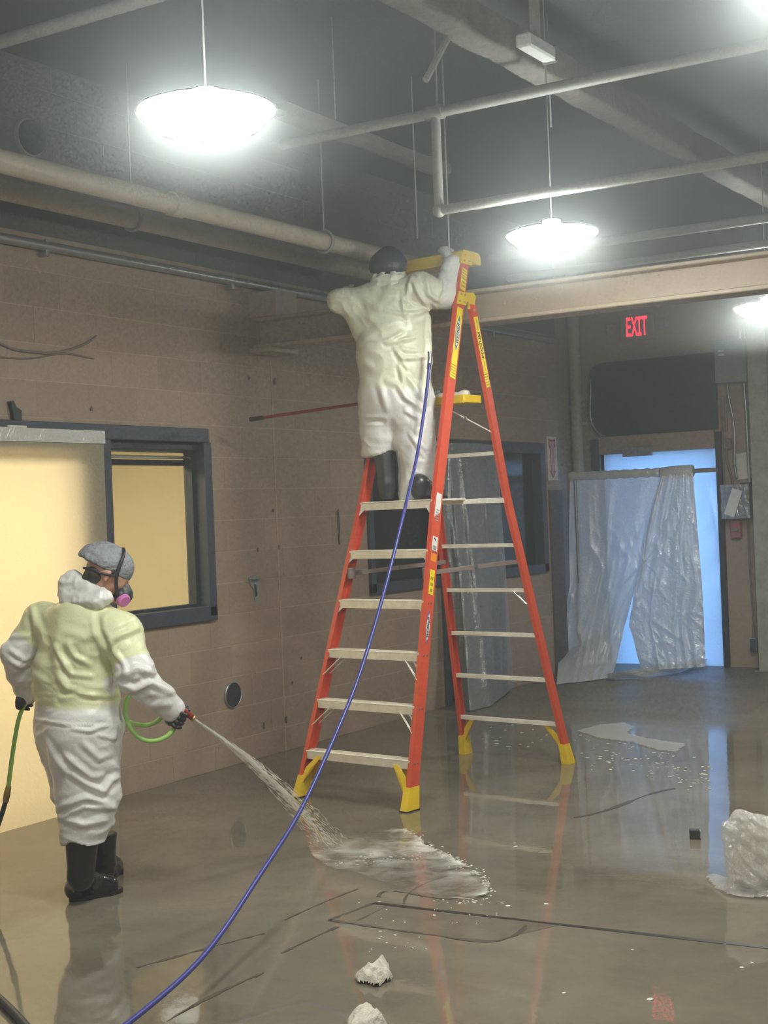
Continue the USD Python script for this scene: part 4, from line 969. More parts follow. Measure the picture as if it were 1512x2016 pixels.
cm = fold_lines(cm, [(c2((745, 385), (720, 520), (735, 570)), .014, 4), (c2((700, 480), (690, 560), (710, 650)), .011, 4), (c2((755, 395), (790, 480), (870, 600)), .016, 4), (c2((850, 390), (870, 500), (935, 545)), .016, 4.5), (c2((945, 375), (945, 470), (915, 535)), .014, 4.5),
    (c2((580, 610), (700, 632), (870, 600)), .015, 4), (c2((640, 540), (730, 572), (860, 600)), .012, 4), (c2((720, 655), (850, 612)), .012, 4), (c2((575, 815), (630, 790), (690, 760)), .014, 4), (c2((590, 835), (680, 805), (760, 790)), .014, 4),
    (c2((640, 865), (700, 930), (830, 922)), .014, 4), (c2((655, 895), (720, 1000)), .011, 4), (c2((680, 865), (780, 880), (835, 922)), .011, 4), (c2((670, 975), (700, 1115)), .014, 4), (c2((690, 1020), (760, 1100), (840, 1225)), .014, 5),
    (c2((590, 1085), (660, 1108), (710, 1190), (830, 1272)), .018, 5), (c2((715, 1285), (800, 1335), (790, 1420)), .014, 4), (c2((740, 1435), (830, 1585)), .012, 3.5), (c2((790, 1480), (840, 1545)), .010, 3.5), (c2((540, 1110), (585, 1265)), .012, 6),
    (c2((872, 610), (872, 900), (850, 1240)), .016, 4), (c2((905, 1370), (890, 1545)), .012, 4), (c2((450, 1350), (560, 1350)), -.012, 4), (c2((430, 640), (520, 700), (640, 690)), .008, 8), (c2((400, 470), (470, 560), (560, 600)), .008, 8), (c2((420, 950), (500, 1000), (600, 960)), .007, 8)])
def tint2(v): return np.clip((v[:, 2] + .08 * (meshkit.fbm(v * 6, 3, 4) - .5) - B(776, 775)[2]) / .05, 0, 1) * .42 * np.where(seg_d(v, rel, rwr) < .10, .1, 1)
tint_obj('coverall', cm, tint2(np.array(cm.vertices)), p2)
hood = [(B(768, 556, .04), B(768, 575, .03), .088, .080), (B(748, 560, .04), B(790, 560, .06), .062, .060), (B(768, 540, .05), B(768, 556, .04), .070, .080)]
hm = displace(build_sdf(hood, .008, .03, .03, None, 2), lambda v: folds(v, .016, 9, 12, 51) + crease(v, .024, (13, 13, 17), 52))
tint_obj('hood', hm, np.full(len(hm.vertices), .25), p2)
hc = B(766, 528, .10); hF = unit(room(.10, .90, .30)); hL = unit(np.cross(V3(0, 0, 1), hF)); hU = np.cross(hF, hL); hq = lambda f, l, u: hc + hF * f + hL * l + hU * u
skin = [(hip, che, .10, .11), (che, nek, .10, .055), (nek, hc - hU * .05, .052, .056), (lsh, lel, .045, .038), (lel, lwr, .036, .026), (rsh, rel, .05, .042), (rel, rwr, .04, .028),
        (B(746, 790, .06), lk, .075, .055), (lk, B(758, 945, .06), .055, .035), (B(812, 790, .02), rk, .075, .055), (rk, rh_, .055, .04), (lwr, lwr + (lwr - lel) * .25, .022, .014), (rwr, rwr + (rwr - rel) * .25, .024, .014)]
obj('body', build_sdf(skin + head_parts(hc, hF, hL, hU), .0085, .02, .015, None, 2), 'skin', p2, True)
for s in (1, -1): obj('eye', trimesh.creation.icosphere(2, .012).apply_translation(hq(.080, s * .031, -.008)), 'white_label', p2, True)
obj('hair', build_sdf([(hq(-.04, 0, -.02), hq(-.05, 0, -.06), .070, .05), (hq(-.03, .05, -.03), hq(-.03, -.05, -.03), .045, .045)], .007, .02, .02), 'hair_dark', p2, True)
def cutcap2(P, D): return np.maximum(D, (-(P - hc) @ hU - .012).astype(np.float32))
capm = displace(build_sdf([(hq(-.045, 0, .03), hq(.022, 0, .04), .104, .094), (hq(-.05, -.03, .02), hq(-.05, .03, .02), .09, .09)], .007, .03, .03, cutcap2, 2), lambda v: folds(v, .010, 22, 22, 61))
capo = obj('cap', capm, 'cap_dark', p2, True)
band([hq(.06, -.072, -.07), hq(.02, -.094, -.02), hq(-.05, -.103, -.005), hq(-.12, -.06, -.012), hq(-.145, 0, -.012), hq(-.12, .06, -.012), hq(-.05, .103, -.005), hq(.02, .094, -.02), hq(.06, .072, -.07)], .008, 'strap', 'mask_black', p2)
rsp = obj('respirator', build_sdf([(hq(.070, 0, -.045), hq(.112, 0, -.072), .042, .034), (hq(.088, -.030, -.075), hq(.088, .030, -.075), .036, .036)], .006, .02, .015), 'mask_black', p2, True)
for s in (1, -1):
    obj('filter', lathe([(0, .042), (.030, .042), (.037, .036), (.038, .008), (.030, 0), (0, 0)], hq(.095, s * .035, -.085), 24, unit(hF * .55 + hL * s * .75 - hU * .25)), 'pink_filter', rsp)
zpl = zp + .003
fl = L(-.150, fv_(zp) + .11, zpl); fr_ = L(.105, fv_(zp) + .12, zpl)
boots(p2, B(758, 888, .07), fl + V3(0, 0, .11), fl, fl + LV * .19, zpl, 'boot_grey', r_top=.080)
boots(p2, B(818, 945, .03), fr_ + V3(0, 0, .10), fr_, fr_ + LV * .19 + LU * .03, zpl, 'boot_grey', r_top=.062)
plain('glove_white', (.62, .62, .60), .5, bump=.3, bscale=90)
obj('glove', fist(pr, LU, unit(room(.05, -.45, .9)), rwr, .046, fr=.0115), 'glove_white', p2, True)
lp_c = lwr + V3(-.02, .09, .05)
obj('glove', fist(lp_c, V3(0, 0, 1), unit(lwr - lp_c), lwr, .016), 'glove_white', p2, True)
# blue hose from the person's side down past the ladder towards the camera
bh = thing('blue_hose', 'long blue hose running from the person on the ladder to the bottom of the picture', 'hose')
run = [B(846, 708, -.17), B(840, 770, -.22), B(824, 880, -.30), at(801, 985, 8.35), at(768, 1120, 7.95), at(735, 1240, 7.55), at(698, 1355, 7.15), at(648, 1475, 6.75), at(588, 1602, 6.3), at(512, 1722, 5.8), at(402, 1880, 5.2), at(325, 1955, 4.85), at(250, 2016, 4.55), at(120, 2120, 4.15), onz(-120, 2300, .012), onz(-420, 2420, .012)]
obj('run', tube(run, .0100, 12, 200), 'hose_blue', bh, True)
obj('ferrule', tube([run[0] + V3(0, 0, .05), run[0], run[1] * .3 + run[0] * .7], [.012, .014, .014], 12), 'steel', bh, True)
# ------------------------------------------------------------------ plastic sheets
def sheet(name, label, top, bottom, matn, nx=70, nz=90, amp=.04, fr=7., seed=0, spread=None, catn='plastic sheet', extra=None):
    """hanging film between a polyline of top points and one of bottom points"""
    top, bottom = np.array(top, float), np.array(bottom, float)
    def res(P, n):
        t = np.r_[0, np.cumsum(np.linalg.norm(np.diff(P, axis=0), axis=1))]; t /= t[-1]; s_ = np.linspace(0, 1, n)
        return np.stack([np.interp(s_, t, P[:, k]) for k in range(3)], -1)
    T, Bm = res(top, nx), res(bottom, nx); s = np.linspace(0, 1, nz)[None, :, None]
    P = T[:, None] * (1 - s) + Bm[:, None] * s
    ss, uu = np.broadcast_to(s[..., 0], P.shape[:2]), np.broadcast_to(np.linspace(0, 1, nx)[:, None], P.shape[:2])
    w = .35 * (meshkit.fbm(np.stack([uu * 3, ss * 2, 0 * ss + seed], -1), 2, seed) - .5)
    dpt = amp * (ridged(np.stack([(uu + w * .35) * fr, ss * 1.3, 0 * ss + seed], -1), 2, seed) - .5) * (.35 + .65 * np.sin(np.pi * np.clip(ss * .9 + .05, 0, 1)))
    dpt = dpt + .5 * amp * (ridged(np.stack([uu * fr * .8 + ss * 3.0, ss * 4, 0 * ss + seed + 3.3], -1), 2, seed + 4) ** 2 - .3)
    d = unit(EYE - P.mean((0, 1))) * V3(1, 1, 0); P = P + d * dpt[..., None]
    if extra is not None: P = extra(P, uu, ss)
    t = thing(name, label, catn)
    obj('film', grid_mesh(P), matn, t, True)
    return t
yc = 13.55
Q = lambda px, py, y=yc: ony(px, py, y)
ra, rb = Q(1122, 938, yc), Q(1412, 925, yc)
rail = thing('curtain_rail', 'grey plastic-wrapped horizontal rail in front of the far doorway', 'rail')
dr = unit(rb - ra)
obj('tube', cyl(ra - dr * .0, rb, .022, 14), 'conduit_grey', rail)
obj('wrap', tube([ra + dr * t for t in np.linspace(0, .98, 24)], [.045 + .006 * math.sin(k * 2.3) for k in range(24)], 14), 'poly_milky', rail, True)
obj('post', cat(cyl((ra[0] + .06, yc, 0), (ra[0] + .06, yc, ra[2]), .018, 10)), 'conduit_grey', rail)
obj('tape', tube([Q(1303, 932), Q(1335, 929), Q(1364, 927)], [.060, .064, .060], 16), 'poly_clear', rail, True)
def edge_sheet(name, label, le, re, matn, nx, nz, amp, fr, seed, knot=None, plane=yc):
    """film between a left and a right edge, both running from the top down"""
    def res(E_):
        P = np.array([Q(x, y, plane) if len(q_) == 2 else onz(x, y, .012) for q_ in E_ for x, y in [q_[:2]]]); t = np.r_[0, np.cumsum(np.linalg.norm(np.diff(P, axis=0), axis=1))]; t /= t[-1]
        return np.stack([np.interp(np.linspace(0, 1, nz), t, P[:, k]) for k in range(3)], -1)
    a_, b_ = res(le), res(re); uu = np.broadcast_to(np.linspace(0, 1, nx)[:, None], (nx, nz)); ss = np.broadcast_to(np.linspace(0, 1, nz)[None], (nx, nz))
    P = a_[None] * (1 - uu[..., None]) + b_[None] * uu[..., None]
    w = meshkit.fbm(np.stack([uu * 2.5, ss * 2.5, 0 * ss + seed], -1), 2, seed) - .5
    dpt = amp * (ridged(np.stack([(uu + .25 * w) * fr, ss * 1.2, 0 * ss + seed], -1), 2, seed) - .5) * np.clip(.3 + ss * 2, 0, 1)
    dpt = dpt + .55 * amp * (ridged(np.stack([uu * 5 + ss * 5 + w * 2, ss * 9 - uu * 3, 0 * ss + seed + 3], -1), 2, seed + 4) ** 2 - .3) * np.clip(ss * 3, 0, 1)
    if knot is not None:                                                # creases radiating from where the film is caught
        ku, ks = knot; an = np.arctan2(ss - ks, (uu - ku) * .6); rd = np.hypot(ss - ks, (uu - ku) * .6)
        dpt = dpt + .7 * amp * (ridged(np.stack([an * 2.2, rd * 1.5, 0 * an + seed], -1), 2, seed + 9) - .5) * np.exp(-(rd / .35) ** 2)
    P = P + (unit(EYE - P.mean((0, 1))) * V3(1, 1, 0)) * dpt[..., None]
    t = thing(name, label, 'plastic sheet'); obj('film', grid_mesh(P), matn, t, True); return t
edge_sheet('left_curtain', 'milky grey plastic curtain on the left of the far doorway, foot swept aside',
    [(1122, 946), (1120, 1050), (1122, 1150), (1108, 1235), (1100, 1290), (1096, 1347, 0)], [(1312, 938), (1288, 1000), (1274, 1060), (1266, 1110), (1244, 1180), (1228, 1240), (1214, 1300), (1204, 1334, 0)],
    'poly_milky', 90, 110, .085, 5.5, 3, knot=(1.0, .40))
edge_sheet('right_curtain', 'crinkled clear plastic curtain gathered at the taped end of the rail',
    [(1302, 934), (1283, 1000), (1270, 1060), (1262, 1110), (1246, 1180), (1238, 1230), (1248, 1262), (1262, 1320)], [(1364, 930), (1374, 1050), (1382, 1150), (1386, 1230), (1389, 1312)],
    'poly_clear', 120, 150, .085, 6.5, 8, knot=(0.05, .45), plane=yc - .05)
# lower skirt lying towards the floor
sheet('curtain_skirt', 'low fold of plastic lying along the floor under the curtains',
      [onz(1196, 1326, .10), onz(1260, 1316, .10), onz(1330, 1308, .09), onz(1392, 1297, .08)],
      [onz(1196, 1336, .006), onz(1262, 1334, .006), onz(1335, 1323, .006), onz(1394, 1302, .006)], 'poly_milky', nx=50, nz=12, amp=.03, fr=8, seed=12)
# sheet closing the doorway, lit by the daylight outside
yb_ = BACK - .035
sheet('doorway_sheet', 'blue backlit plastic sheet filling the far doorway', [V3(DX0 + .01, yb_ + .10, DZ - .0), V3(.75, yb_ + .12, DZ - .0), V3(DX1 - .03, yb_ + .10, DZ - .0)],
      [V3(DX0 + .01, yb_ + .10, .001), V3(.75, yb_ + .12, .001), V3(DX1 - .03, yb_ + .10, .001)], 'poly_blue', nx=80, nz=90, amp=.05, fr=5, seed=15)
# dark rounded screen above the doorway, with its pale edge trim
bz0, bz1, bx0_, bx1_ = 2.47, 3.26, .03, 1.43
pn = thing('dark_screen', 'dark charcoal screen with rounded corners above the far doorway', 'screen')
rr = sbox(bx0_ + .14, bz0 + .14, bx1_ - .02, bz1 - .14).buffer(.14).intersection(sbox(bx0_, bz0, bx1_, bz1))
obj('panel', extrude(rr, .05, V3(0, BACK, 0), V3(1, 0, 0), V3(0, 0, 1)), 'black_panel', pn, False)
tr_ = [(bx0_ + .16, BACK - .06, bz0 - .005), (bx0_ + .06, BACK - .06, bz0 + .06), (bx0_ + .004, BACK - .06, bz0 + .17), (bx0_, BACK - .06, bz0 + .40), (bx0_, BACK - .06, bz1 - .16)]
obj('edge_trim', tube(tr_, .011, 8, 40), 'conduit_grey', pn, True)
obj('cable', tube([(bx1_ - .35, BACK - .02, bz1 + .05), (bx1_ - .18, BACK - .03, bz1 - .03), (bx1_ + .06, BACK - .04, bz1 + .0)], .010, 8, 20), 'conduit_grey', pn, True)
# sheet hanging over the dark door in the left wall
def WL(px, py, off=.07): return onx(px, py, off)
sheet('hanging_sheet', 'grey plastic sheet hanging over the dark door behind the ladder', [WL(862, 872), WL(900, 872), WL(940, 873), WL(978, 876)],
      [WL(903, 1392, .12), onz(925, 1398, .01), onz(965, 1390, .01), WL(1012, 1352, .10)], 'poly_dim', nx=90, nz=130, amp=.11, fr=6.5, seed=21)
tag(obj('sheet_strap', bar(WL(903, 1243, .16), onz(944, 1330, .004) + (WL(944, 1330, .1) - onz(944, 1330, .004)) * .0, .022, .003, RT), 'poly_milky', smooth=False), 'narrow pale strip of film slanting beside the hanging grey sheet', 'plastic strip')

# ------------------------------------------------------------------ signs
# exit sign
es = thing('exit_sign', 'red lit EXIT sign between two small emergency lamps above the far doorway', 'sign')
c = V3(.60, BACK, 3.605)
obj('case', bbx(c[0] - .19, c[0] + .19, BACK - .07, BACK - .005, 3.46, 3.73, .008), 'exit_case', es)
tm = meshkit.text_mesh('EXIT', .150, .003, bold=True); b = tm.bounds; tm.apply_translation([-(b[0][0] + b[1][0]) / 2, -(b[0][1] + b[1][1]) / 2, 0]); tm.apply_scale([.235 / (b[1][0] - b[0][0]), 1.28, 1])
obj('lettering', frame_mesh(tm, V3(c[0], BACK - .0705, 3.61), V3(1, 0, 0), V3(0, 0, 1), V3(0, -1, 0)), 'exit_red', es, False)
for s in (1, -1):
    h = obj('lamp_head', bbx(c[0] + s * .29 - .055, c[0] + s * .29 + .055, BACK - .11, BACK - .01, 3.555, 3.675, .02), 'exit_case', es)
    obj('lamp_arm', bx(c[0] + s * .19, c[0] + s * .24, BACK - .05, BACK - .03, 3.60, 3.63) if s > 0 else bx(c[0] - .24, c[0] - .19, BACK - .05, BACK - .03, 3.60, 3.63), 'exit_case', es, False)
# down-arrow sign on the left wall
ar = thing('arrow_sign', 'cream wall sign with a red downward arrow beside the dark window', 'sign')
o = (onx(1073, 857, 0) + onx(1101, 946, 0)) / 2; o = V3(0, 13.32, 2.225)
X_, Y_ = V3(0, 1, 0), V3(0, 0, 1)
hw, hh = .115, .225
obj('plate', extrude(sbox(-hw, -hh, hw, hh), .004, o, X_, Y_), 'sign_cream', ar, False)
arrow = Polygon([(-.075, .205), (-.03, .192), (.03, .192), (.075, .205), (.075, .125), (.05, .108), (.045, -.125), (.075, -.125), (0, -.205), (-.075, -.125), (-.045, -.125), (-.05, .108), (-.075, .125)])
obj('arrow', extrude(arrow, .001, o + V3(.004, 0, 0), X_, Y_), 'sign_red', ar, False)
plain('sign_pink', (.62, .36, .32), .5)
obj('arrow_face', extrude(arrow.buffer(-.016), .001, o + V3(.005, 0, 0), X_, Y_), 'sign_pink', ar, False)

# ------------------------------------------------------------------ electrical gear on the back wall
eb = thing('electrical_box', 'grey electrical enclosure high on the wall right of the far doorway', 'electrical box')
obj('cabinet', bbx(1.475, 1.80, BACK - .16, BACK, 2.93, 3.35, .006), 'box_grey', eb)
obj('door', bbx(1.468, 1.795, BACK - .172, BACK - .162, 2.925, 3.355, .004), 'box_grey', eb)
obj('label', cat(bx(1.51, 1.565, BACK - .1735, BACK - .172, 3.245, 3.262), bx(1.51, 1.57, BACK - .1735, BACK - .172, 3.205, 3.222)), 'white_label', eb, False)
for z in (3.02, 3.26): obj('latch', bbx(1.80, 1.815, BACK - .14, BACK - .09, z, z + .05), 'alu_bright', eb)
for x in (1.715, 1.762): obj('conduit_stub', cyl((x, BACK - .08, 3.35), (x, BACK - .08, 3.46), .012, 10), 'alu_bright', eb)
def cond(label, pts, r, mt, n=40): return tag(obj('conduit', tube([(x, BACK - o_, z) for x, o_, z in pts], r, 8, n), mt, None, True), label, 'conduit')
cond('bright conduit from the left underside of the electrical box to the wrapped control box', [(1.56, .06, 2.93), (1.575, .06, 2.72), (1.60, .05, 2.55), (1.60, .05, 2.2), (1.615, .05, 1.95)], .013, 'conduit_grey')
cond('conduit from the right underside of the electrical box to the wrapped control box', [(1.73, .06, 2.93), (1.74, .06, 2.6), (1.745, .06, 2.2), (1.75, .06, 1.88)], .017, 'conduit_grey')
cond('thin dark conduit nearest the edge of the far doorway', [(1.47, .02, 2.78), (1.47, .02, 1.5)], .009, 'conduit_painted')
cond('dark conduit down to the small pink switch box', [(1.515, .03, 2.78), (1.52, .03, 2.44)], .012, 'conduit_painted')
cond('dark conduit from the pink switch box to the wrapped control box', [(1.515, .03, 2.26), (1.52, .03, 2.1), (1.56, .04, 1.95), (1.57, .05, 1.86)], .012, 'conduit_painted')
sb = thing('switch_box', 'small pinkish switch box on the wall beside the far doorway', 'switch')
obj('body', bbx(1.49, 1.565, BACK - .06, BACK, 2.25, 2.36, .008), 'conduit_painted', sb)
obj('toggle', bbx(1.518, 1.535, BACK - .075, BACK - .058, 2.29, 2.32, .004), 'steel', sb)
nb_ = thing('notice', 'creased pale paper notice on the wall behind the conduits', 'notice')
pn_ = np.array([[V3(1.60 + .23 * a, BACK - .006 - .006 * math.sin(3 * a + 5 * c_), 1.93 + .27 * c_ + .02 * a) for c_ in np.linspace(0, 1, 8)] for a in np.linspace(0, 1, 8)])
obj('page', grid_mesh(pn_), 'paper', nb_, True)
obj('stain', extrude(Polygon([(0, 0), (.012, .004), (-.03, .075), (-.045, .085)]), .001, V3(1.81, BACK - .013, 2.07), V3(1, 0, 0), V3(0, 0, 1)), 'sign_pink', nb_, False)
cb = thing('control_box', 'control box wrapped in clear film with a white tag, right of the far doorway', 'control box')
obj('body', bbx(1.50, 1.76, BACK - .13, BACK, 1.56, 1.86, .01), 'frame_dark', cb)
obj('bracket', bbx(1.66, 1.77, BACK - .10, BACK - .06, 1.85, 1.90), 'frame_dark', cb)
wm = displace(trimesh.creation.box((.29, .17, .34)).subdivide().subdivide().subdivide().apply_translation((1.63, BACK - .10, 1.71)), lambda v: .014 * (ridged(v * 14, 2, 5) - .5))
obj('film', wm, 'poly_wrap', cb, False)
X_ = unit(V3(.94, 0, -.34)); Y_ = unit(V3(.34, 0, .94))
obj('tag', extrude(sbox(-.055, -.14, .055, .14), .002, V3(1.615, BACK - .20, 1.70), X_, Y_), 'white_label', cb, False)
obj('indicator', cyl((1.505, BACK - .14, 1.645), (1.53, BACK - .14, 1.645), .008, 8), 'yellow_label', cb)
ps = thing('pull_station', 'dull red fire alarm pull box below the wrapped control box', 'alarm box')
obj('body', bbx(1.525, 1.635, BACK - .06, BACK, 1.33, 1.52, .01), 'pull_red', ps)
obj('handle', bbx(1.545, 1.615, BACK - .075, BACK - .058, 1.40, 1.44, .006), 'conduit_painted', ps)
tag(obj('conduit', tube([(1.70, BACK - .02, 1.56), (1.705, BACK - .02, 1.0), (1.72, BACK - .02, .42)], .010, 8, 20), 'conduit_painted', None, True), 'thin painted conduit running down to the grey outlet near the floor', 'conduit')
ob = thing('outlet_box', 'grey outlet box low on the wall at the right edge', 'outlet')
obj('body', bbx(1.685, 1.755, BACK - .07, BACK, .17, .31, .008), 'box_grey', ob)
obj('cover', bbx(1.69, 1.75, BACK - .078, BACK - .069, .18, .30, .004), 'frame_blue', ob)
obj('connector', cyl((1.72, BACK - .03, .31), (1.72, BACK - .03, .44), .014, 10), 'conduit_painted', ob)
cl_ = thing('corner_column', 'pale green-grey steel column at the right edge beside the electrical gear', 'column')
plain('column_paint', (.36, .35, .29), .5, var=.15, vscale=7)
obj('flange', bbx(1.865, 2.06, 13.98, 14.00, 0, CEIL), 'column_paint', cl_)
obj('web', bx(1.955, 1.97, 14.0, 14.2, 0, CEIL), 'column_paint', cl_, False)
obj('back_flange', bbx(1.865, 2.06, 14.2, 14.22, 0, CEIL), 'column_paint', cl_)
obj('base_plate', bbx(1.83, 2.10, 13.94, 14.26, 0.0, .015), 'conduit_grey', cl_)
# hardware on the left wall
hk = thing('wall_bracket', 'small broken grey metal bracket on the block wall', 'bracket')
o = onx(499, 1150, .0)
obj('plate', extrude(Polygon([(-.055, .045), (.05, .05), (.06, .0), (.045, -.10), (.01, -.12), (.0, -.03), (-.035, -.01)]).buffer(.004), .006, o + V3(.002, 0, 0), V3(0, 1, 0), V3(0, 0, 1)), 'box_grey', hk, False)
obj('lip', bbx(.0, .045, o[1] - .05, o[1] + .055, o[2] + .035, o[2] + .043), 'box_grey', hk)
obj('slot', extrude(Polygon([(-.012, 0), (.012, -.005), (.022, -.085), (.0, -.095)]), .001, o + V3(.0085, .008, .0), V3(0, 1, 0), V3(0, 0, 1)), 'frame_dark', hk, False)
hk2 = thing('door_bracket', 'small dark bracket standing on the left door frame head', 'bracket')
o = onx(26, 815, 0)
obj('plate', extrude(Polygon([(-.045, .07), (-.02, .075), (.0, .04), (.04, .02), (.035, -.07), (-.02, -.07), (-.025, .0)]), .03, o + V3(.0, 0, 0), V3(0, 1, 0), V3(0, 0, 1)), 'frame_dark', hk2, False)
obj('foot', bbx(.0, .05, o[1] - .09, o[1] + .06, o[2] - .085, o[2] - .07), 'alu', hk2)
wp = [onx(px, py, .009) for px, py in ((-60, 655), (0, 676), (30, 688), (65, 693), (105, 695), (135, 689), (165, 678), (190, 662))]
tag(obj('wall_cable', tube(wp, .008, 8, 60), 'conduit_painted', None, True), 'thin brown cable sagging along the upper block wall above the door', 'cable')
tag(obj('wall_cable', tube([onx(px, py, .007) for px, py in ((-60, 700), (0, 703), (40, 706), (80, 703), (125, 696), (165, 702), (185, 706))], .005, 8, 50), 'conduit_painted', None, True), 'second fainter cable just under the sagging brown cable', 'cable')

# ------------------------------------------------------------------ floor details
fl_ = stage.GetPrimAtPath('/World/floor')
def strip(pts, w, mt, nm, z=.0016, seed=0, rough=.25):
    P = smooth_path([onz(*q) for q in pts], 50) if len(pts) > 2 else np.linspace(onz(*pts[0]), onz(*pts[-1]), 60)
    d = np.gradient(P, axis=0); n = np.cross(d, [0, 0, 1.]); n /= np.linalg.norm(n, axis=1)[:, None]
    k = np.arange(len(P)); ww = w / 2 * (1 + rough * 2 * (meshkit.noise(np.stack([k * .35, k * 0, k * 0 + seed], -1), seed) - .5))
    G = np.stack([P - n * ww[:, None], P + n * ww[:, None]], 1); G[..., 2] = z
    m = grid_mesh(G); m2 = m.copy(); 
    if m.face_normals[:, 2].mean() < 0: m.invert()
    return obj(nm, m, mt, fl_, False)
strip([(735, 1778), (1100, 1820), (1512, 1866), (1640, 1880)], .026, 'trench_dark', 'saw_cut', seed=1)
pat = Polygon([tuple(onz(*q)[:2]) for q in ((650, 1812), (735, 1781), (1100, 1822), (1010, 1843), (975, 1853), (860, 1843))])
obj('concrete_patch', extrude(pat, .001, V3(0, 0, .0002), V3(1, 0, 0), V3(0, 1, 0)), 'patch_concrete', fl_, False)
strip([(648, 1812), (690, 1796), (735, 1779)], .020, 'crack_soft', 'patch_crack', seed=2, rough=.7)
strip([(648, 1812), (720, 1823), (800, 1834), (860, 1842), (975, 1853), (1020, 1838), (1035, 1822)], .016, 'crack_soft', 'patch_crack', seed=3, rough=.8)
strip([(690, 1820), (740, 1795), (760, 1785)], .010, 'crack_soft', 'patch_crack', seed=4, rough=.9)
strip([(560, 1812), (630, 1780), (705, 1750)], .010, 'crack_soft', 'floor_crack', seed=5, rough=.9)
strip([(555, 1877), (620, 1845), (665, 1825)], .012, 'crack_soft', 'floor_crack', seed=6, rough=.9)
strip([(745, 1765), (760, 1755), (820, 1762), (900, 1768)], .012, 'crack_soft', 'floor_crack', seed=7, rough=.9)
strip([(795, 1780), (820, 1748), (880, 1725)], .010, 'crack_soft', 'floor_crack', seed=8, rough=.9)
strip([(1130, 1610), (1210, 1590), (1275, 1565), (1330, 1552)], .022, 'crack_soft', 'floor_crack', seed=9, rough=.9)
strip([(270, 1905), (360, 1880), (520, 1838)], .012, 'crack_soft', 'floor_crack', seed=10, rough=.9)
strip([(330, 2010), (420, 1960), (520, 1915)], .014, 'crack_soft', 'floor_crack', seed=11, rough=.9)

# water jet and splash
ws = thing('water_jet', 'thin white water jet from the red nozzle fanning to the floor', 'water')
rg = np.random.default_rng(11)
tgt = onz(655, 1665, .0); N_ = 2400
d0 = tgt - gt; Ls = np.linalg.norm(d0); dj = d0 / Ls; s1 = unit(np.cross(dj, V3(0, 0, 1))); s2 = np.cross(s1, dj)
tt = rg.random(N_) ** .8; ang = rg.random(N_) * 2 * np.pi; rad = (.004 + .10 * tt ** 1.4) * np.sqrt(rg.random(N_)) * np.where(rg.random(N_) < .45, .35, 1)
C = gt + dj * (tt * Ls)[:, None] + s1 * (rad * np.cos(ang))[:, None] + s2 * (rad * np.sin(ang) * .8)[:, None] + V3(0, 0, 1) * (.05 * np.sin(np.pi * tt))[:, None]
hl = (.038 * (1 - .7 * tt) * (.5 + rg.random(N_)))[:, None]; hw = (.0008 + .0009 * rg.random(N_))[:, None]
dv = dj + s1 * (.06 * rg.normal(size=N_) * tt)[:, None] + s2 * (.06 * rg.normal(size=N_) * tt)[:, None]
VV = np.stack([C - dv * hl, C + s1 * hw, C + s2 * hw, C - s1 * hw, C - s2 * hw, C + dv * hl], 1).reshape(-1, 3); VV[:, 2] = np.maximum(VV[:, 2], .002)
fb = np.array([[0, 2, 1], [0, 3, 2], [0, 4, 3], [0, 1, 4], [5, 1, 2], [5, 2, 3], [5, 3, 4], [5, 4, 1]])
tag(obj('droplets', trimesh.Trimesh(VV, (np.arange(N_)[:, None, None] * 6 + fb).reshape(-1, 3), process=False), 'spray_drop', ws, False), None, None, None, 'stuff')
core_ = [gt + dj * t * Ls + V3(0, 0, .05 * math.sin(math.pi * t)) for t in np.linspace(0, .40, 14)]
obj('core_stream', tube(core_, np.linspace(.0045, .0035, 14), 8), 'spray_drop', ws, True)
# fan of running water with a foaming edge
edge = [(606, 1668), (640, 1650), (700, 1642), (760, 1636), (800, 1638), (826, 1652), (838, 1668), (875, 1683), (915, 1706), (950, 1730), (964, 1748), (958, 1764), (925, 1776), (880, 1773), (820, 1762), (760, 1742), (700, 1722), (650, 1712), (618, 1692)]
pe_ = Polygon([tuple(onz(*q)[:2]) for q in edge]).buffer(.02).buffer(-.01)
gx_, gy_ = np.meshgrid(np.arange(pe_.bounds[0], pe_.bounds[2], .014), np.arange(pe_.bounds[1], pe_.bounds[3], .014), indexing='ij')
from shapely import points as spts, distance as sdist, contains as scont
pp = spts(gx_.ravel(), gy_.ravel()); ins = scont(pe_, pp).reshape(gx_.shape); de = sdist(pe_.exterior, pp).reshape(gx_.shape)
P3 = np.stack([gx_, gy_, 0 * gx_], -1); nz = ridged(P3 * 9, 3, 3)
hz_ = .003 + .016 * np.exp(-(de / .06)) * nz + .010 * (nz - .4) * np.clip(de / .1, 0, 1) * .6
P3[..., 2] = np.maximum(hz_, .0025)
idx = np.arange(gx_.size).reshape(gx_.shape); okq = ins[:-1, :-1] & ins[1:, :-1] & ins[:-1, 1:] & ins[1:, 1:]
q0, q1, q2, q3 = idx[:-1, :-1][okq], idx[1:, :-1][okq], idx[1:, 1:][okq], idx[:-1, 1:][okq]
sm = trimesh.Trimesh(P3.reshape(-1, 3), np.vstack([np.stack([q0, q1, q2], -1), np.stack([q0, q2, q3], -1)]), process=False); sm.remove_unreferenced_vertices()
fw2 = thing('splash', 'fan of foaming water spreading over the floor in front of the ladder', 'water')
eF = smooth_path([onz(*q) for q in ((800, 1638), (826, 1652), (838, 1668), (875, 1683), (915, 1706), (950, 1730), (964, 1748), (958, 1764), (925, 1776))], 120)
from scipy.spatial import cKDTree
vv = np.array(sm.vertices); df = cKDTree(eF[:, :2]).query(vv[:, :2])[0]; cS = onz(700, 1690); hS = np.exp(-((((vv - cS) @ RT) / .28) ** 2 + (((vv - cS) @ (FW * V3(1, 1, 0))) / .22) ** 2))
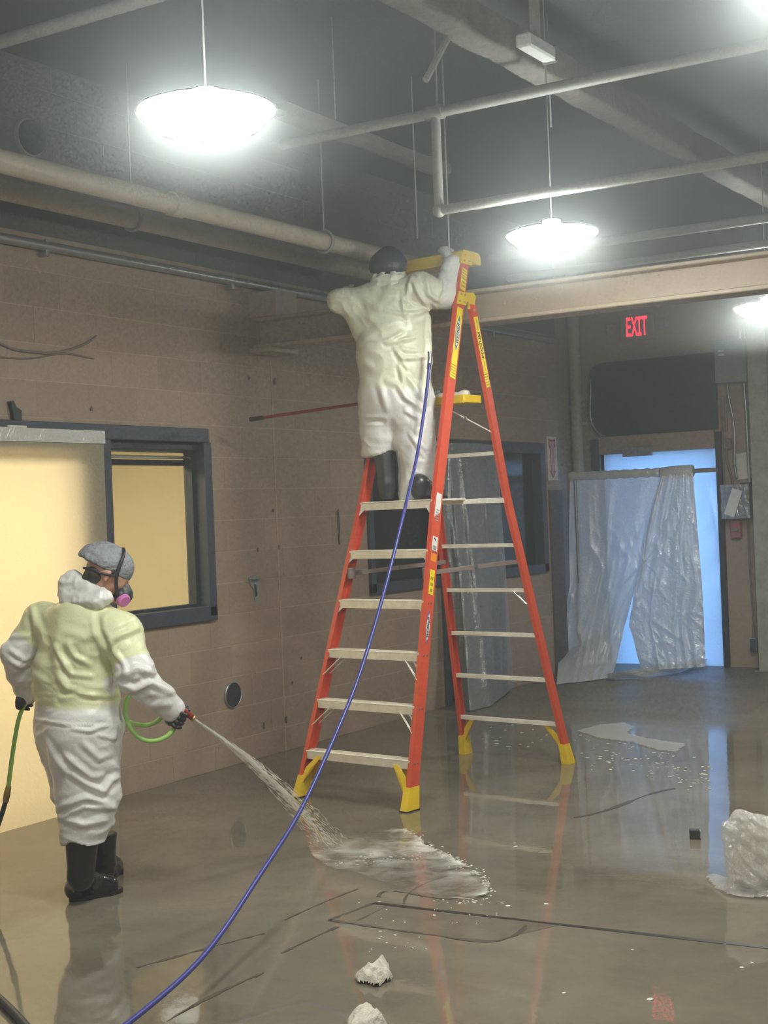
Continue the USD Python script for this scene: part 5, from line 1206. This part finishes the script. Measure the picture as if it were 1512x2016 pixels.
foamv = np.clip(.10 + .95 * np.exp(-df / .045) + .55 * hS + .25 * np.exp(-df / .25), 0, 1) * np.clip(cKDTree(np.array([onz(*q) for q in edge])[:, :2]).query(vv[:, :2])[0] / .03 + np.exp(-df / .03), 0, 1)
tag(obj('water_film', sm, 'water', fw2, True, prim={'foam': (foamv, Sdf.ValueTypeNames.FloatArray)}), None, None, None, 'stuff')
def blobs(pts, r0, r1, rg, fl=.5):
    ms = []
    ico = trimesh.creation.icosphere(1, 1.0)
    for p in pts:
        m = ico.copy(); m.vertices *= (1 + .35 * (rg.random((len(m.vertices), 1)) - .5)); r = r0 + (r1 - r0) * rg.random(); m.apply_scale([r * (1 + rg.random()), r, r * fl]); m.apply_transform(trimesh.transformations.rotation_matrix(rg.random() * 6.3, [0, 0, 1])); m.apply_translation([p[0], p[1], p[2] + r * fl * .6]); ms.append(m)
    return cat(ms)
fp = []
front = [onz(*q) for q in ((800, 1638), (826, 1652), (838, 1668), (875, 1683), (915, 1706), (950, 1730), (964, 1748), (958, 1764), (925, 1776), (880, 1773))]
fs = smooth_path(front, 200)
for k in range(170): p = fs[rg.integers(0, 200)] + np.append(rg.normal(size=2) * .022, 0); fp.append(p)
for k in range(60): a_, b_ = rg.integers(0, 2), rg.random(); p = onz(640 + 190 * b_, 1700 - 12 * b_ + rg.normal() * 5); fp.append(p)
tag(obj('foam_flecks', blobs(fp, .002, .006, rg), 'foam', fw2, True), None, None, None, 'stuff')
dp = [onz(px, py) for px, py in [(700 + 300 * rg.random(), 1775 + 45 * rg.random()) for _ in range(26)] + [(720 + 120 * rg.random(), 1830 + 50 * rg.random()) for _ in range(14)]]
tag(obj('splash_bits', blobs(dp, .002, .005, rg), 'foam', fw2, True), None, None, None, 'stuff')
# pale film scrap and loose flakes near the far floor
def crumple(nm, outline, h, seed, mt, label, cat_, res=.02):
    po = Polygon([tuple(onz(*q)[:2]) for q in outline]).buffer(.01)
    gx, gy = np.meshgrid(np.arange(po.bounds[0], po.bounds[2] + res, res), np.arange(po.bounds[1], po.bounds[3] + res, res), indexing='ij')
    pt = spts(gx.ravel(), gy.ravel()); i_ = scont(po, pt).reshape(gx.shape); P = np.stack([gx, gy, 0 * gx], -1)
    e = np.clip(sdist(po.exterior, pt).reshape(gx.shape) / .08, 0, 1)
    P[..., 2] = .004 + h * ridged(P * 8, 2, seed) * (.3 + .7 * e)
    ix = np.arange(gx.size).reshape(gx.shape); ok = i_[:-1, :-1] & i_[1:, :-1] & i_[:-1, 1:] & i_[1:, 1:]
    a_, b_, c_, d_ = ix[:-1, :-1][ok], ix[1:, :-1][ok], ix[1:, 1:][ok], ix[:-1, 1:][ok]
    m = trimesh.Trimesh(P.reshape(-1, 3), np.vstack([np.stack([a_, b_, c_], -1), np.stack([a_, c_, d_], -1)]), process=False); m.remove_unreferenced_vertices()
    return tag(obj(nm, m, mt, None, True), label, cat_)
crumple('film_scrap', [(1135, 1440), (1180, 1428), (1230, 1424), (1248, 1432), (1235, 1444), (1275, 1455), (1352, 1466), (1330, 1482), (1295, 1478), (1240, 1462), (1180, 1455)], .012, 5, 'film_thin', 'flat pale scrap of wet film on the floor beyond the rear ladder foot', 'plastic scrap')
fk = [onz(1130 + 270 * rg.random(), 0) if False else onz(1125 + 280 * q, 1470 + 60 * q + rg.normal() * 18) for q in rg.random(90)]
fk += [onz(930 + 160 * q, 1415 + 60 * rg.random()) for q in rg.random(24)] + [onz(px, py) for px, py in ((1165, 1516), (1013, 1660), (1015, 1667), (1460, 1905), (1480, 1895), (1245, 1870), (1110, 1955), (1280, 1968), (1075, 1780), (1000, 1784))]
tag(obj('paint_flakes', blobs(fk, .004, .012, rg, .25), 'foam', None, True), 'scattered pale wet paint flakes on the floor around the far puddle', 'debris', None, 'stuff')
# rags
def rag(label, outline, h, seed, ang):
    po = Polygon([tuple(onz(*q)[:2]) for q in outline]).buffer(.006); res = .0035
    gx, gy = np.meshgrid(np.arange(po.bounds[0] - res, po.bounds[2] + res, res), np.arange(po.bounds[1] - res, po.bounds[3] + res, res), indexing='ij')
    pt = spts(gx.ravel(), gy.ravel()); i_ = scont(po, pt).reshape(gx.shape); P = np.stack([gx, gy, 0 * gx], -1)
    e = np.clip(sdist(po.exterior, pt).reshape(gx.shape) / .03, 0, 1) ** .6
    c, s = math.cos(ang), math.sin(ang); a_, b_ = gx * c + gy * s, -gx * s + gy * c
    P[..., 2] = .002 + h * e * (.35 + .65 * ridged(np.stack([a_ * 26, b_ * 9, 0 * a_ + seed], -1), 2, seed)) * (.6 + .8 * meshkit.noise(np.stack([gx * 12, gy * 12, 0 * gx + seed], -1), seed))
    P[..., :2] += .008 * (np.stack([meshkit.noise(P * 60 + seed, seed), meshkit.noise(P * 60 + 9 + seed, seed)], -1) - .5) * e[..., None]
    ix = np.arange(gx.size).reshape(gx.shape); ok = i_[:-1, :-1] & i_[1:, :-1] & i_[:-1, 1:] & i_[1:, 1:]
    a_, b_, c_, d_ = ix[:-1, :-1][ok], ix[1:, :-1][ok], ix[1:, 1:][ok], ix[:-1, 1:][ok]
    m = trimesh.Trimesh(P.reshape(-1, 3), np.vstack([np.stack([a_, b_, c_], -1), np.stack([a_, c_, d_], -1)]), process=False); m.remove_unreferenced_vertices()
    return tag(obj('rag', m, 'rag', None, True), label, 'rag')
rag('crumpled dirty white rag lying whole on the wet floor', [(701, 1928), (712, 1915), (735, 1912), (752, 1902), (764, 1905), (766, 1920), (772, 1930), (755, 1937), (742, 1944), (722, 1938), (706, 1937)], .062, 4, 1.0)
rag('crumpled cream rag cut off by the bottom edge of the picture', [(686, 2016), (694, 2004), (715, 1998), (738, 2001), (756, 2014), (764, 2034), (740, 2050), (705, 2048), (688, 2036)], .075, 17, .3)
bk = thing('small_block', 'small dark square block on the floor left of the plastic bag', 'block')
o = onz(1369, 1651); ee = unit(V3(.8, .35, 0))
obj('block', frame_mesh(bbx(-.028, .022, -.02, .02, 0, .048, .003), o, ee, np.cross(V3(0, 0, 1), ee), V3(0, 0, 1)), 'frame_dark', bk)
obj('face', frame_mesh(bbx(.0225, .028, -.019, .019, .004, .044, .001), o, ee, np.cross(V3(0, 0, 1), ee), V3(0, 0, 1)), 'box_grey', bk)
# plastic bag at the right edge
bo = onz(1492, 1745)
def bagfn(P, D): return np.maximum(D, .004 - P[:, 2]).astype(np.float32)
BG = lambda px, py, b=0.: at(px, py, 6.35 + b)
bg = build_sdf([(BG(1457, 1612), BG(1505, 1650), .030, .10), (BG(1436, 1645), BG(1500, 1690), .032, .13), (BG(1448, 1735, -.02), BG(1520, 1715, -.02), .040, .13), (BG(1480, 1690, .05), BG(1570, 1690, .05), .12, .17), (BG(1457, 1612), BG(1436, 1645), .030, .030), (BG(1452, 1602), BG(1470, 1625), .016, .05)], .0075, .06, .035, bagfn, 2)
bg = displace(bg, lambda v: crease(v, .030, (7, 7, 7), 71) + .010 * (ridged(v * 15, 2, 72) - .5))
bg = fold_lines(bg, [([(1420, 1622), (1475, 1660), (1512, 1690)], .022, 6), ([(1455, 1610), (1485, 1640), (1530, 1665)], .018, 5), ([(1440, 1682), (1452, 1700)], .014, 4), ([(1455, 1675), (1490, 1715), (1530, 1745)], .018, 5), ([(1430, 1650), (1447, 1700), (1445, 1745)], .016, 5),
    ([(1475, 1600), (1500, 1630), (1530, 1640)], .016, 4), ([(1480, 1650), (1500, 1720)], .014, 4), ([(1460, 1640), (1520, 1660)], -.014, 5), ([(1450, 1730), (1500, 1750), (1540, 1750)], .014, 5), ([(1490, 1660), (1530, 1700)], .012, 4)])
bv = np.array(bg.vertices); bv[:, 2] = np.maximum(bv[:, 2], .003); bg.vertices = bv
bt = thing('plastic_bag', 'crumpled clear plastic bag of waste at the right edge of the floor', 'bag')
obj('film', bg, 'bag_film', bt, True)
obj('contents', displace(build_sdf([(bo + V3(0, 0, .07), bo + RT * .2 + V3(0, 0, .09), .09, .10), (bo + V3(0, 0, .09), bo + V3(0, 0, .2), .09, .06)], .012, .04, .04), lambda v: .02 * (ridged(v * 9, 2, 4) - .5)), 'rag', bt, True)
crumple('film_scrap', [(1390, 1732), (1412, 1728), (1440, 1738), (1462, 1752), (1512, 1752), (1530, 1772), (1470, 1772), (1440, 1768), (1410, 1752)], .05, 9, 'bag_film', 'loose flap of clear film lying at the foot of the plastic bag', 'plastic scrap', .014)
# dark hose in the bottom left corner
tag(obj('black_hose', tube([onz(px, py, .016) for px, py in ((-120, 1890), (-40, 1935), (0, 1968), (25, 1992), (55, 2025), (110, 2090))], .016, 12, 40), 'hose_dark', None, True), 'thick dark hose crossing the bottom left corner of the floor', 'hose')
